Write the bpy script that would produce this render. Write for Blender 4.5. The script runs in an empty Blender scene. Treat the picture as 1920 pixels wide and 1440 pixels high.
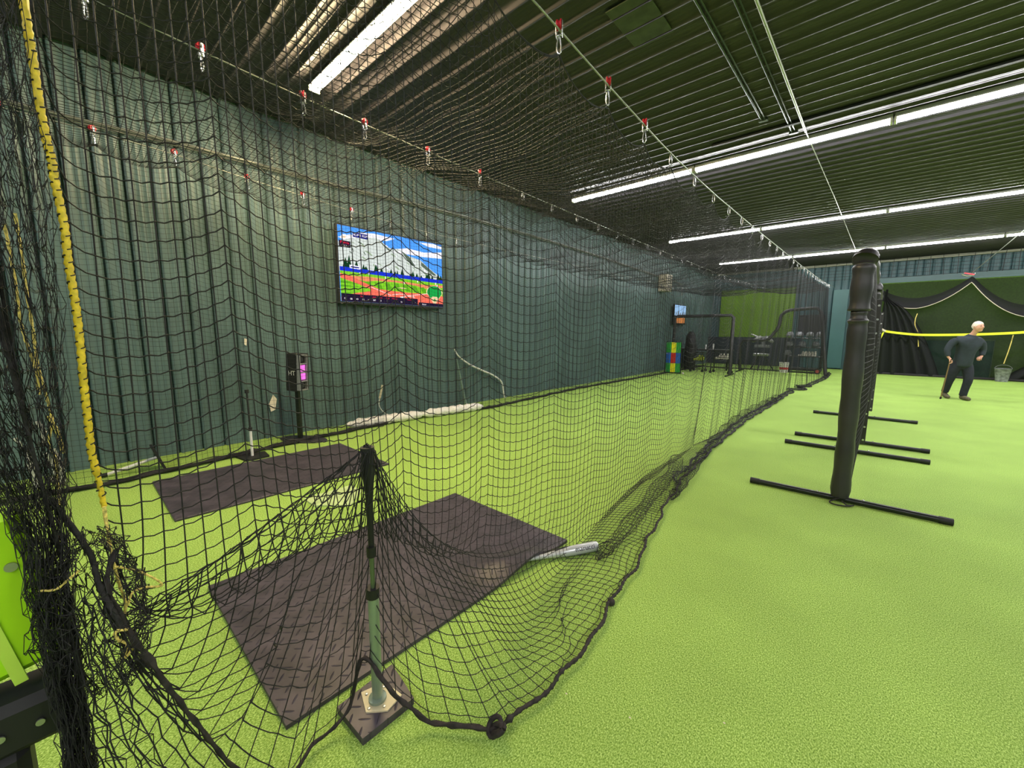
import bpy, math, random
import numpy as np
from mathutils import Vector, Matrix, Euler
random.seed(7); rng = np.random.default_rng(7)
C = bpy.context.scene.collection
SC = bpy.context.scene

# ------------------------------------------------------------------ camera
CAM_H = 1.4836; FPX = 755.13
RC = np.array([[0.7407452, 0.0909082, -0.6656067],
               [0.6717681, -0.0929793, 0.7349031],
               [0.0049211, -0.9915092, -0.1299432]])      # columns: right, down, forward in the room's axes
cd = bpy.data.cameras.new('camera'); cam = bpy.data.objects.new('camera', cd); C.objects.link(cam)
cam.matrix_world = Matrix(((RC[0][0], -RC[0][1], -RC[0][2], 0), (RC[1][0], -RC[1][1], -RC[1][2], 0),
                           (RC[2][0], -RC[2][1], -RC[2][2], CAM_H), (0, 0, 0, 1)))
cd.sensor_fit = 'HORIZONTAL'; cd.sensor_width = 36; cd.lens = FPX / 1920 * 36; cd.clip_start = .02; cd.clip_end = 200
SC.camera = cam
def at(px, py, x=None, y=None, z=None):
    """the room point on the plane x=.., y=.. or z=.. that was surveyed at this photo pixel"""
    d = RC @ np.array([px - 960, py - 720, FPX])
    t = (x / d[0]) if x is not None else (y / d[1]) if y is not None else ((z - CAM_H) / d[2])
    return Vector((d[0] * t, d[1] * t, CAM_H + d[2] * t))

# ------------------------------------------------------------------ light, exposure
w = bpy.data.worlds.new('world'); SC.world = w; w.use_nodes = True
w.node_tree.nodes['Background'].inputs[0].default_value = (.05, .06, .05, 1)
w.node_tree.nodes['Background'].inputs[1].default_value = .3
SC.view_settings.view_transform = 'Standard'; SC.view_settings.look = 'None'
SC.view_settings.gamma = 1; SC.view_settings.use_curve_mapping = False
SC.view_settings.exposure = 2.45
TUBE_COOL = 17.0; TUBE_WARM = 46.0
try:
    SC.cycles.use_denoising = True; SC.cycles.max_bounces = 6; SC.cycles.transparent_max_bounces = 24
    SC.cycles.diffuse_bounces = 4; SC.cycles.glossy_bounces = 2; SC.cycles.caustics_reflective = False
    SC.cycles.sample_clamp_indirect = 6
except Exception: pass

# room sizes
XL, XR, YF, YB, ZC = -6.15, 11.0, -7.0, 21.2, 4.25

# ------------------------------------------------------------------ materials
def srgb(r, g, b):
    f = lambda c: (c / 255 / 12.92) if c <= 10.3 else ((c / 255 + .055) / 1.055) ** 2.4
    return (f(r), f(g), f(b), 1)
def mat(name, col, rough=.6, metal=0, spec=.5, emit=None, es=1, noise=None, bump=None, coords='Object'):
    m = bpy.data.materials.new(name); m.use_nodes = True; nt = m.node_tree; b = nt.nodes['Principled BSDF']
    b.inputs['Base Color'].default_value = col; b.inputs['Roughness'].default_value = rough
    b.inputs['Metallic'].default_value = metal; b.inputs['Specular IOR Level'].default_value = spec
    if emit: b.inputs['Emission Color'].default_value = emit; b.inputs['Emission Strength'].default_value = es
    tc = None
    if noise or bump: tc = nt.nodes.new('ShaderNodeTexCoord')
    if noise:      # (scale, amount, detail)
        n = nt.nodes.new('ShaderNodeTexNoise'); n.inputs['Scale'].default_value = noise[0]; n.inputs['Detail'].default_value = noise[2] if len(noise) > 2 else 3
        nt.links.new(tc.outputs[coords], n.inputs['Vector'])
        r = nt.nodes.new('ShaderNodeMapRange'); r.inputs['From Min'].default_value = .3; r.inputs['From Max'].default_value = .7
        r.inputs['To Min'].default_value = 1 - noise[1]; r.inputs['To Max'].default_value = 1 + noise[1]
        nt.links.new(n.outputs['Fac'], r.inputs['Value'])
        mx = nt.nodes.new('ShaderNodeVectorMath'); mx.operation = 'SCALE'; mx.inputs[0].default_value = col[:3]
        nt.links.new(r.outputs[0], mx.inputs['Scale']); nt.links.new(mx.outputs[0], b.inputs['Base Color'])
    if bump:       # (scale, strength, distance)
        n = nt.nodes.new('ShaderNodeTexNoise'); n.inputs['Scale'].default_value = bump[0]; n.inputs['Detail'].default_value = 3
        nt.links.new(tc.outputs[coords], n.inputs['Vector'])
        bp = nt.nodes.new('ShaderNodeBump'); bp.inputs['Strength'].default_value = bump[1]; bp.inputs['Distance'].default_value = bump[2]
        nt.links.new(n.outputs['Fac'], bp.inputs['Height']); nt.links.new(bp.outputs[0], b.inputs['Normal'])
    return m
def emis(name, col, s, lamp=False):
    if not lamp: s = s * 0.26
    m = bpy.data.materials.new(name); m.use_nodes = True; nt = m.node_tree; nt.nodes.clear()
    e = nt.nodes.new('ShaderNodeEmission'); e.inputs[0].default_value = col; e.inputs[1].default_value = s
    o = nt.nodes.new('ShaderNodeOutputMaterial'); nt.links.new(e.outputs[0], o.inputs[0]); return m
def sheer(name, col, opacity):
    """very fine netting seen from far: threads finer than the eye, so part of the light goes through"""
    m = bpy.data.materials.new(name); m.use_nodes = True; nt = m.node_tree; b = nt.nodes['Principled BSDF']
    b.inputs['Base Color'].default_value = col; b.inputs['Roughness'].default_value = .9; b.inputs['Alpha'].default_value = opacity
    return m
def turf_material():
    m = bpy.data.materials.new('artificial turf'); m.use_nodes = True; nt = m.node_tree; b = nt.nodes['Principled BSDF']
    N = nt.nodes.new; L = nt.links.new
    tc = N('ShaderNodeTexCoord')
    a = N('ShaderNodeTexNoise'); a.inputs['Scale'].default_value = 160; a.inputs['Detail'].default_value = 4; a.inputs['Roughness'].default_value = .7
    c = N('ShaderNodeTexNoise'); c.inputs['Scale'].default_value = 1.3; c.inputs['Detail'].default_value = 5
    mp = N('ShaderNodeMapping'); mp.inputs['Scale'].default_value = (260, 120, 1); mp.inputs['Rotation'].default_value = (0, 0, .5)
    d = N('ShaderNodeTexNoise'); d.inputs['Scale'].default_value = 1; d.inputs['Detail'].default_value = 2
    L(tc.outputs['Object'], a.inputs['Vector']); L(tc.outputs['Object'], c.inputs['Vector']); L(tc.outputs['Object'], mp.inputs[0]); L(mp.outputs[0], d.inputs['Vector'])
    ad = N('ShaderNodeMath'); ad.operation = 'ADD'; L(a.outputs['Fac'], ad.inputs[0]); L(d.outputs['Fac'], ad.inputs[1])
    ml = N('ShaderNodeMath'); ml.operation = 'MULTIPLY'; ml.inputs[1].default_value = .5; L(ad.outputs[0], ml.inputs[0])
    r = N('ShaderNodeValToRGB'); e = r.color_ramp.elements
    e[0].position = .38; e[0].color = TURF_D; e[1].position = .62; e[1].color = TURF_L
    x = e.new(.5); x.color = TURF_M
    L(ml.outputs[0], r.inputs[0])
    r2 = N('ShaderNodeMapRange'); r2.inputs['From Min'].default_value = .3; r2.inputs['From Max'].default_value = .7; r2.inputs['To Min'].default_value = .9; r2.inputs['To Max'].default_value = 1.1
    L(c.outputs['Fac'], r2.inputs[0])
    sc = N('ShaderNodeVectorMath'); sc.operation = 'SCALE'; L(r.outputs[0], sc.inputs[0]); L(r2.outputs[0], sc.inputs['Scale'])
    L(sc.outputs[0], b.inputs['Base Color']); b.inputs['Roughness'].default_value = .85; b.inputs['Specular IOR Level'].default_value = .25
    bp = N('ShaderNodeBump'); bp.inputs['Strength'].default_value = .7; bp.inputs['Distance'].default_value = .012
    L(ml.outputs[0], bp.inputs['Height']); L(bp.outputs[0], b.inputs['Normal'])
    return m
TURF_D = srgb(96, 132, 40); TURF_M = srgb(150, 186, 82); TURF_L = srgb(204, 230, 136)
def rubber_mat_material():
    """dark rubber with a raised tread: short bars laid crosswise in a chequer at 45 degrees to the edges"""
    m = bpy.data.materials.new('treaded rubber'); m.use_nodes = True; nt = m.node_tree; b = nt.nodes['Principled BSDF']
    N = nt.nodes.new; L = nt.links.new
    def M(op, a, bb=None, c=None):
        n = N('ShaderNodeMath'); n.operation = op
        for k, v in enumerate((a, bb, c)):
            if v is None: continue
            if isinstance(v, (int, float)): n.inputs[k].default_value = v
            else: L(v, n.inputs[k])
        return n.outputs[0]
    tc = N('ShaderNodeTexCoord'); mp = N('ShaderNodeMapping'); mp.inputs['Rotation'].default_value = (0, 0, math.radians(45)); mp.inputs['Scale'].default_value = (19, 19, 19)
    L(tc.outputs['Object'], mp.inputs[0]); s = N('ShaderNodeSeparateXYZ'); L(mp.outputs[0], s.inputs[0])
    X, Y = s.outputs[0], s.outputs[1]
    par = M('MODULO', M('ABSOLUTE', M('ADD', M('FLOOR', X), M('FLOOR', Y))), 2.0)
    fx = M('SUBTRACT', M('FRACT', X), .5); fy = M('SUBTRACT', M('FRACT', Y), .5)
    def bar(p, q): return M('MAXIMUM', M('SUBTRACT', 1.0, M('ADD', M('POWER', M('ABSOLUTE', M('DIVIDE', p, .46)), 2.0), M('POWER', M('ABSOLUTE', M('DIVIDE', q, .085)), 2.0))), 0.0)
    h = M('ADD', M('MULTIPLY', bar(fx, fy), par), M('MULTIPLY', bar(fy, fx), M('SUBTRACT', 1.0, par)))
    bp = N('ShaderNodeBump'); bp.inputs['Strength'].default_value = 1; bp.inputs['Distance'].default_value = .008
    L(h, bp.inputs['Height']); L(bp.outputs[0], b.inputs['Normal'])
    no = N('ShaderNodeTexNoise'); no.inputs['Scale'].default_value = 9; no.inputs['Detail'].default_value = 6; L(tc.outputs['Object'], no.inputs['Vector'])
    r = N('ShaderNodeValToRGB'); r.color_ramp.elements[0].color = srgb(48, 44, 52); r.color_ramp.elements[1].color = srgb(80, 72, 82)
    r.color_ramp.elements[0].position = .3; r.color_ramp.elements[1].position = .7
    L(no.outputs['Fac'], r.inputs[0]); L(r.outputs[0], b.inputs['Base Color'])
    b.inputs['Roughness'].default_value = .45; b.inputs['Specular IOR Level'].default_value = .5
    return m
def painted_steel(name, col, dirt=.18, rough=.5):
    m = mat(name, col, rough, noise=(1.1, dirt, 6)); return m

M_turf = turf_material(); M_matr = rubber_mat_material()
M_wall = painted_steel('dark green painted steel', srgb(86, 108, 108), .2, .42)
M_wallb = painted_steel('blue green painted steel', srgb(54, 84, 88), .12, .5)
M_ceil = painted_steel('dark olive steel liner', srgb(64, 60, 67), .16, .56)
M_net = mat('black knotted twine', srgb(30, 30, 32), .65, spec=.4)
M_rope = mat('black rope', srgb(34, 32, 33), .8, noise=(60, .5), bump=(140, .6, .004))
M_ropeO = mat('black rope with rusty flecks', srgb(40, 34, 33), .8, noise=(45, .7))
M_yel = mat('yellow twisted rope', srgb(226, 196, 44), .5, noise=(70, .25))
M_yeld = mat('worn yellow twine', srgb(222, 200, 110), .6, noise=(120, .5))
M_steel = mat('bare steel', srgb(170, 172, 172), .35, metal=.9)
M_cable = mat('galvanised cable', srgb(165, 168, 160), .45, metal=.5)
M_chrome = mat('bright zinc', srgb(215, 215, 218), .25, metal=.8)
M_red = mat('red plastic', srgb(200, 28, 48), .35)
M_black = mat('black vinyl', srgb(50, 48, 52), .4, noise=(3, .3), bump=(5, .35, .02))
M_blackp = mat('black painted steel', srgb(22, 27, 24), .3)
M_rub = mat('black rubber', srgb(24, 24, 26), .6)
M_dgrey = mat('dark grey plastic', srgb(48, 48, 52), .5)
M_grey = mat('grey plastic', srgb(128, 130, 134), .4)
M_white = mat('white plastic', srgb(228, 226, 222), .45, noise=(8, .1))
M_cream = mat('cream enamel', srgb(196, 186, 164), .5)
M_conduit = mat('painted conduit', srgb(74, 84, 80), .3, metal=.4)
M_lime = mat('lime green vinyl', srgb(176, 232, 24), .45, noise=(6, .08))
M_limetape = mat('yellow webbing', srgb(222, 228, 40), .5)
M_tapewhite = mat('paper scraps', srgb(225, 214, 196), .8)

# ------------------------------------------------------------------ mesh helpers
class MB:
    def __init__(s): s.v = []; s.f = []; s.mi = []; s.cur = 0
    def add(s, vs, fs):
        o = len(s.v); s.v += [tuple(p) for p in vs]; s.f += [tuple(i + o for i in f) for f in fs]; s.mi += [s.cur] * len(fs)
    def box(s, c, size, rot=None, bev=0):
        x, y, z = (k / 2 for k in size); b = min(bev, x * .9, y * .9, z * .9)
        if b <= 0:
            vs = [Vector((i * x, j * y, k * z)) for i in (-1, 1) for j in (-1, 1) for k in (-1, 1)]
            fs = [(0, 1, 3, 2), (4, 6, 7, 5), (0, 4, 5, 1), (2, 3, 7, 6), (0, 2, 6, 4), (1, 5, 7, 3)]
        else:
            vs = []; idx = {}
            for i in (-1, 1):
                for j in (-1, 1):
                    for k in (-1, 1):
                        for ax in range(3):
                            p = [i * x, j * y, k * z]
                            for q in range(3):
                                if q != ax: p[q] -= (i, j, k)[q] * b
                            idx[(i, j, k, ax)] = len(vs); vs.append(Vector(p))
            fs = []
            for ax in range(3):
                o = [q for q in range(3) if q != ax]
                for sg in (-1, 1):
                    ring = []
                    for a, bb in ((-1, -1), (1, -1), (1, 1), (-1, 1)):
                        t = [0, 0, 0]; t[ax] = sg; t[o[0]] = a; t[o[1]] = bb; ring.append(idx[(*t, ax)])
                    fs.append(tuple(ring))
            for ax in range(3):
                o = [q for q in range(3) if q != ax]
                for a in (-1, 1):
                    for bb in (-1, 1):
                        t0 = [0, 0, 0]; t0[ax] = -1; t0[o[0]] = a; t0[o[1]] = bb; t1 = list(t0); t1[ax] = 1
                        fs.append((idx[(*t0, o[0])], idx[(*t0, o[1])], idx[(*t1, o[1])], idx[(*t1, o[0])]))
            for i in (-1, 1):
                for j in (-1, 1):
                    for k in (-1, 1): fs.append(tuple(idx[(i, j, k, q)] for q in range(3)))
        if rot is not None: vs = [rot @ p for p in vs]
        c = Vector(c); s.add([p + c for p in vs], fs); return s
    def tube(s, pts, r, n=8, caps=True, closed=False, twist=0, lobes=0, amp=0):
        pts = [Vector(p) for p in pts]; m = len(pts); rr = r if isinstance(r, (list, tuple)) else [r] * m
        vs = []; prev = None; acc = 0
        for i, p in enumerate(pts):
            if closed: t = pts[(i + 1) % m] - pts[i - 1]
            else: t = pts[min(i + 1, m - 1)] - pts[max(i - 1, 0)]
            if t.length < 1e-9: t = Vector((0, 0, 1))
            t.normalize()
            if prev is None: a = t.orthogonal().normalized()
            else:
                a = prev - t * prev.dot(t)
                a = a.normalized() if a.length > 1e-6 else t.orthogonal().normalized()
            prev = a; b = t.cross(a)
            if i: acc += (pts[i] - pts[i - 1]).length
            for k in range(n):
                th = 2 * math.pi * k / n; q = rr[i] * (1 + amp * math.cos(lobes * th - twist * acc)) if lobes else rr[i]
                vs.append(p + (a * math.cos(th) + b * math.sin(th)) * q)
        fs = [(i * n + k, i * n + (k + 1) % n, (i + 1) * n + (k + 1) % n, (i + 1) * n + k) for i in range(m - 1) for k in range(n)]
        if closed: fs += [((m - 1) * n + k, (m - 1) * n + (k + 1) % n, (k + 1) % n, k) for k in range(n)]
        elif caps: fs += [tuple(range(n))[::-1], tuple((m - 1) * n + k for k in range(n))]
        s.add(vs, fs); return s
    def cyl(s, a, b, r, n=16, r2=None): return s.tube([a, b], [r, r if r2 is None else r2], n)
    def lathe(s, prof, n=20, c=(0, 0, 0), rot=None):
        vs = []; c = Vector(c)
        for r, z in prof:
            for k in range(n):
                p = Vector((r * math.cos(2 * math.pi * k / n), r * math.sin(2 * math.pi * k / n), z))
                vs.append((rot @ p if rot is not None else p) + c)
        m = len(prof); fs = [(i * n + k, i * n + (k + 1) % n, (i + 1) * n + (k + 1) % n, (i + 1) * n + k) for i in range(m - 1) for k in range(n)]
        fs += [tuple(range(n))[::-1], tuple((m - 1) * n + k for k in range(n))]
        s.add(vs, fs); return s
    def ball(s, c, r, n=12, m=8, sc=(1, 1, 1)):
        prof = [(max(1e-4, math.sin(math.pi * i / m)) * r, -math.cos(math.pi * i / m) * r) for i in range(m + 1)]
        vs = []; c = Vector(c)
        for q, z in prof:
            for k in range(n): vs.append(c + Vector((q * math.cos(2 * math.pi * k / n) * sc[0], q * math.sin(2 * math.pi * k / n) * sc[1], z * sc[2])))
        s.add(vs, [(i * n + k, i * n + (k + 1) % n, (i + 1) * n + (k + 1) % n, (i + 1) * n + k) for i in range(m) for k in range(n)]); return s
    def poly(s, pts): s.add(pts, [tuple(range(len(pts)))]); return s
    def prism(s, pts, d):
        d = Vector(d); n = len(pts); vs = [Vector(p) for p in pts] + [Vector(p) + d for p in pts]
        s.add(vs, [tuple(range(n))[::-1], tuple(range(n, 2 * n))] + [(i, (i + 1) % n, n + (i + 1) % n, n + i) for i in range(n)]); return s
    def build(s, name, m, parent=None, smooth=False):
        me = bpy.data.meshes.new(name); me.from_pydata([tuple(p) for p in s.v], [], s.f)
        for q in (m if isinstance(m, (list, tuple)) else [m]): me.materials.append(q)
        if isinstance(m, (list, tuple)): me.polygons.foreach_set('material_index', s.mi)
        if smooth: me.polygons.foreach_set('use_smooth', [True] * len(s.f))
        me.validate(); me.update()
        if smooth: me.set_sharp_from_angle(angle=math.radians(50))
        o = bpy.data.objects.new(name, me); C.objects.link(o)
        if parent is not None: o.parent = parent
        return o
def np_mesh(name, V, F, m, parent=None, smooth=True):
    me = bpy.data.meshes.new(name); V = np.asarray(V, np.float32); F = np.asarray(F, np.int32); k = F.shape[1]
    me.vertices.add(len(V)); me.vertices.foreach_set('co', V.ravel())
    me.loops.add(F.size); me.loops.foreach_set('vertex_index', F.ravel())
    me.polygons.add(len(F)); me.polygons.foreach_set('loop_start', np.arange(0, F.size, k, dtype=np.int32))
    me.polygons.foreach_set('loop_total', np.full(len(F), k, np.int32)); me.materials.append(m)
    if smooth: me.polygons.foreach_set('use_smooth', np.ones(len(F), bool))
    me.update(calc_edges=True)
    o = bpy.data.objects.new(name, me); C.objects.link(o)
    if parent is not None: o.parent = parent
    return o
def tag(o, label=None, cat=None, group=None, kind=None):
    if label: o['label'] = label
    if cat: o['category'] = cat
    if group: o['group'] = group
    if kind: o['kind'] = kind
    return o
def thing(name, label, cat, loc=(0, 0, 0), rz=0, group=None):
    o = bpy.data.objects.new(name, None); C.objects.link(o); o.empty_display_size = .1
    o.location = loc; o.rotation_euler = (0, 0, rz); return tag(o, label, cat, group)
def dup(root, loc=None, rot=None, label=None, group=None):
    def cp(o, parent):
        c = o.copy(); C.objects.link(c)
        if parent is not None: c.parent = parent
        for ch in list(o.children): cp(ch, c)
        return c
    r = cp(root, None)
    if loc is not None: r.location = loc
    if rot is not None: r.rotation_euler = rot
    if label: r['label'] = label
    if group: r['group'] = group
    return r
def struct(o): o['kind'] = 'structure'; return o
ORD = ['first', 'second', 'third', 'fourth', 'fifth', 'sixth', 'seventh', 'eighth', 'ninth', 'tenth', 'eleventh', 'twelfth', 'thirteenth', 'fourteenth', 'fifteenth', 'sixteenth', 'seventeenth', 'eighteenth', 'nineteenth', 'twentieth', 'twenty-first', 'twenty-second', 'twenty-third', 'twenty-fourth', 'twenty-fifth', 'twenty-sixth', 'twenty-seventh', 'twenty-eighth', 'twenty-ninth', 'thirtieth', 'thirty-first', 'thirty-second', 'thirty-third']
def interp(x, xs, ys): return np.interp(x, xs, ys)
def spline(pts, n):
    """Catmull-Rom through the points"""
    P = [Vector(p) for p in pts]; P = [P[0] * 2 - P[1]] + P + [P[-1] * 2 - P[-2]]; out = []
    for i in range(1, len(P) - 2):
        for k in range(n):
            t = k / n; a, b, c, d = P[i - 1], P[i], P[i + 1], P[i + 2]
            out.append(.5 * ((2 * b) + (c - a) * t + (2 * a - 5 * b + 4 * c - d) * t * t + (3 * b - a - 3 * c + d) * t ** 3))
    return out + [P[-2]]
def text(s, size, loc, rot, m, parent, name='lettering', extrude=.001, align='CENTER'):
    cu = bpy.data.curves.new(name, 'FONT'); cu.body = s; cu.size = size; cu.extrude = extrude; cu.align_x = align; cu.align_y = 'CENTER'
    cu.materials.append(m); o = bpy.data.objects.new(name, cu); C.objects.link(o)
    dg = bpy.context.evaluated_depsgraph_get(); me = bpy.data.meshes.new_from_object(o.evaluated_get(dg)); bpy.data.objects.remove(o); me.name = name
    if not me.materials: me.materials.append(m)
    o = bpy.data.objects.new(name, me); C.objects.link(o); o.parent = parent
    o.location = loc; o.rotation_euler = rot; return o

# ------------------------------------------------------------------ room shell
def ribbed(name, axis, a0, a1, b0, b1, const, normal, m, pitch=.2286, rw=.034, rt=.020, rd=.026, minor=True, groove=0):
    """sheet with trapezoid ribs; axis = direction along which the ribs repeat"""
    prof = []; a = a0
    while a < a1 - 1e-6:
        if groove: prof += [(a - groove - .002, 0), (a - groove - .001, -.05), (a - .002, -.05), (a - .001, 0)]
        prof += [(a, 0), (a + rw * .28, rd), (a + rw * .28 + rt, rd), (a + rw * .56 + rt, 0)]
        if minor:
            for q in (.42, .68):
                prof += [(a + pitch * q, 0), (a + pitch * q + .005, .003), (a + pitch * q + .012, .003), (a + pitch * q + .017, 0)]
        a += pitch
    prof.append((a1, 0)); V = []; F = []
    for (p, d) in prof:
        for b in (b0, b1):
            if axis == 'y_ceiling': V.append((b, p, const - d))
            elif axis == 'y_wall': V.append((const + normal * d, p, b))
            else: V.append((p, const + normal * d, b))
    for i in range(len(prof) - 1): F.append((2 * i, 2 * i + 1, 2 * i + 3, 2 * i + 2))
    return struct(np_mesh(name, V, F, m, smooth=False))
mb = MB(); mb.box(((XL + XR) / 2, (YF + YB) / 2, -.05), (XR - XL + .4, YB - YF + .4, .1)); struct(mb.build('floor', M_turf))
ribbed('ceiling', 'y_ceiling', YF, YB, XL, XR, ZC, -1, M_ceil)
ribbed('wall_left', 'y_wall', YF + .05, YB, 0, ZC + .05, XL, 1, M_wall, rw=.02, rt=.022, rd=.024, groove=.020)
ribbed('wall_back', 'x', XL + .03, XR, 0, ZC + .05, YB, -1, M_wallb, groove=.016)
mb = MB(); mb.box((XR + .05, (YF + YB) / 2, ZC / 2), (.1, YB - YF, ZC)); struct(mb.build('wall_right', M_wall))
mb = MB(); mb.box(((XL + XR) / 2, YF - .05, ZC / 2), (XR - XL, .1, ZC)); struct(mb.build('wall_front', M_wall))
mb = MB(); mb.box((2.5, YB - .05, ZC - .06), (17, .06, .1), bev=.01); struct(mb.build('trim_2', mat('pale trim', srgb(150, 150, 130), .5)))
mb = MB(); mb.box((5.2, YB - .08, 3.46), (11.4, .12, .22), bev=.01); struct(mb.build('trim_3', painted_steel('beam paint', srgb(70, 98, 98), .1)))
mb = MB(); mb.box((2.4, 6.72, ZC - .028), (9, .05, .03)); struct(mb.build('trim_4', mat('dark seam', srgb(26, 28, 26), .6)))
mb = MB(); mb.box((-1.84, 3.72, ZC - .02), (.36, .62, .012), bev=.004); struct(mb.build('ceiling_patch', mat('pale green patch', srgb(70, 76, 56), .6, noise=(9, .3))))  # paler green patch just under the ceiling sheet

# ------------------------------------------------------------------ strip lights
E_cool = emis('cool tube light', (1.0, .98, .97, 1), TUBE_COOL, True); E_warm = emis('warm tube light', (1.0, .78, .42, 1), TUBE_WARM, True)
M_fix = mat('white enamel fixture', srgb(210, 208, 196), .4)
rows = [(-8.1 + 5.2, 'unseen row behind the camera'), (2.14, 'nearest row'), (7.34, 'second row'), (12.5, 'third row'), (17.7, 'farthest row')]  # the unseen row continues the spacing, filled out to brighten the near turf
def strip(x0, x1, y, warm, label, group):
    t = thing('strip_light', label, 'ceiling light', ((x0 + x1) / 2, y, ZC - .001), 0, group); L = x1 - x0
    mb = MB(); mb.box((0, 0, -.03), (L, .045, .06), bev=.004); mb.box((0, 0, -.062), (L, .12, .012)); mb.build('fixture_body', M_fix, t)
    mb = MB(); mb.prism([(-L / 2 + .02, .055 * math.cos(a), -.069 - .045 * math.sin(a)) for a in np.linspace(0, math.pi, 9)], (L - .04, 0, 0)); mb.build('diffuser', E_warm if warm else E_cool, t, smooth=True)
    for s in (-1, 1):
        mb = MB(); mb.box((s * (L / 2 - .01), 0, -.088), (.025, .12, .055), bev=.004); mb.build('end_cap', M_fix, t)
    return t
for k in (3, 4): strip(-4.98 + k * 2.43 + .01, -4.98 + k * 2.43 + 2.42, 2.14, False, 'unseen cool white tube light added to the nearest row, %s from the left wall' % ORD[k], 'tube lights of the nearest row')  # two out-of-view tubes added to brighten the turf near the camera
for ri, (y, rn) in enumerate(rows):
    nt_ = {0: 6, 1: 1, 2: 6, 3: 6, 4: 6}[ri]
    for k in range(nt_):
        x0 = -4.98 + k * 2.43
        if ri == 0: x0 = -4.98 + k * 2.43
        warm = ri == 1
        lab = ('lone warm white tube light over the batting mats, inside the net' if warm else
               'cool white tube light, %s from the left wall in the %s' % (ORD[k], rn))
        strip(x0 + .01, x0 + 2.42, y, warm, lab, None if warm else 'tube lights of the ' + rn)

# ------------------------------------------------------------------ ceiling pipes and the wall conduit
for (x, y1, r, lab) in ((-1.39, 6.35, .011, 'thin dark conduit along the ceiling, the leftmost of the three'), (-1.15, 7.0, .009, 'thin dark conduit along the ceiling, between the other two')):
    mb = MB(); mb.tube([(x, -5, ZC - .032), (x, y1, ZC - .032)], r, 8); mb.tube([(x + .035, -5, ZC - .032), (x + .035, y1, ZC - .032)], r * .7, 6); mb.box((x + .018, y1, ZC - .036), (.1, .05, .03))
    tag(mb.build('ceiling_conduit', M_conduit, smooth=True), lab, 'conduit', 'conduits on the ceiling')
mb = MB(); mb.tube([(-1.02, -5, ZC - .05), (-1.0, 7.05, ZC - .05)], .014, 8); mb.tube([(-1.0, 7.05, ZC - .05), (-.93, 11, ZC - .045), (-.85, 17.5, ZC - .05)], .006, 6)
tag(mb.build('ceiling_pipe', mat('pale pipe', srgb(165, 170, 150), .4, metal=.3), smooth=True), 'pale straight pipe running along the ceiling across the tube lights', 'pipe')
mb = MB(); pts = [(XL + .045, -3, 3.50), (XL + .045, .1, 3.55), (XL + .045, 1.1, 3.585), (XL + .045, 2.96, 3.60), (XL + .045, 5.0, 3.66), (XL + .045, 7.2, 3.66), (XL + .045, 10, 3.62), (XL + .045, 14, 3.50), (XL + .045, 16.6, 3.42), (XL + .05, 16.9, 3.35), (XL + .05, 16.95, 2.95)]
P_ = spline(pts, 6); mb.tube(P_, .02, 8); mb.tube([p + Vector((.012, 0, -.035)) for p in P_], .009, 6)
tag(mb.build('wall_conduit', mat('sheathed cable', srgb(128, 132, 126), .28, metal=.3), smooth=True), 'long grey conduit running high along the dark green wall', 'conduit')

# ------------------------------------------------------------------ cables and their clips
def zr(y): return interp(y, [-3, 0, 1.8, 2.6, 3.7, 5, 7.5, 11.4, 15, 18, 20.3], [3.36, 3.28, 3.20, 3.12, 3.03, 3.0, 3.0, 3.03, 3.08, 3.16, 3.26])
def zm(y): return interp(y, [-3, .3, .8, 1.4, 2.6, 4, 7.2, 12, 17, 20.3], [3.42, 3.35, 3.31, 3.28, 3.25, 3.22, 3.16, 3.11, 3.16, 3.26])
def zl(y): return interp(y, [-3, .5, .95, 1.6, 2.2, 2.84, 4.1, 5.7, 14, 20.3], [3.34, 3.31, 3.29, 3.22, 3.18, 3.13, 3.07, 3.06, 3.08, 3.22])
XC = (-1.5, -3.5, -5.6); ZF = (zr, zm, zl)
CN = ('right-hand', 'middle', 'wall-side')
YEND = 18.6
for x, zf, nm, r in zip(XC, ZF, CN, (.0055, .005, .005)):
    mb = MB(); ys = np.linspace(-3, 20.9, 60); mb.tube([(x, y, float(zf(y))) for y in ys], r, 8)
    tag(mb.build('steel_cable', M_cable, smooth=True), 'taut steel cable, the %s one of three carrying the net' % nm, 'cable', 'steel cables above the batting cage')
CLIP = {0: [-.2, .35, .92, 1.46, 2.04, 2.6, 3.18, 3.72], 1: [-.3, .25, .78, 1.42, 1.93, 2.6, 3.31, 4.05], 2: [-.2, .35, .94, 1.59, 2.2, 2.84, 3.45, 4.12]}
for k in range(3):
    while CLIP[k][-1] < 10: CLIP[k].append(CLIP[k][-1] + .62)
    while CLIP[k][-1] < YEND - .4: CLIP[k].append(CLIP[k][-1] + (.45 if CLIP[k][-1] > 14 else .56))
NRED = {0: 7, 1: 7, 2: 6}
def carabiner(mb, z0, z1, w, r=.0042):
    """pear-shaped snap hook from z0 (top) down to z1, in the local XZ plane turned 30 degrees"""
    pts = []
    for k in range(20):
        a = 2 * math.pi * k / 20; t = (1 - math.cos(a)) / 2   # 0 top .. 1 bottom
        ww = w * (.45 + .55 * t); pts.append((math.sin(a) * ww, math.sin(a) * ww * .3, z0 + (z1 - z0) * t))
    mb.tube(pts, r, 6, closed=True)
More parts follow.
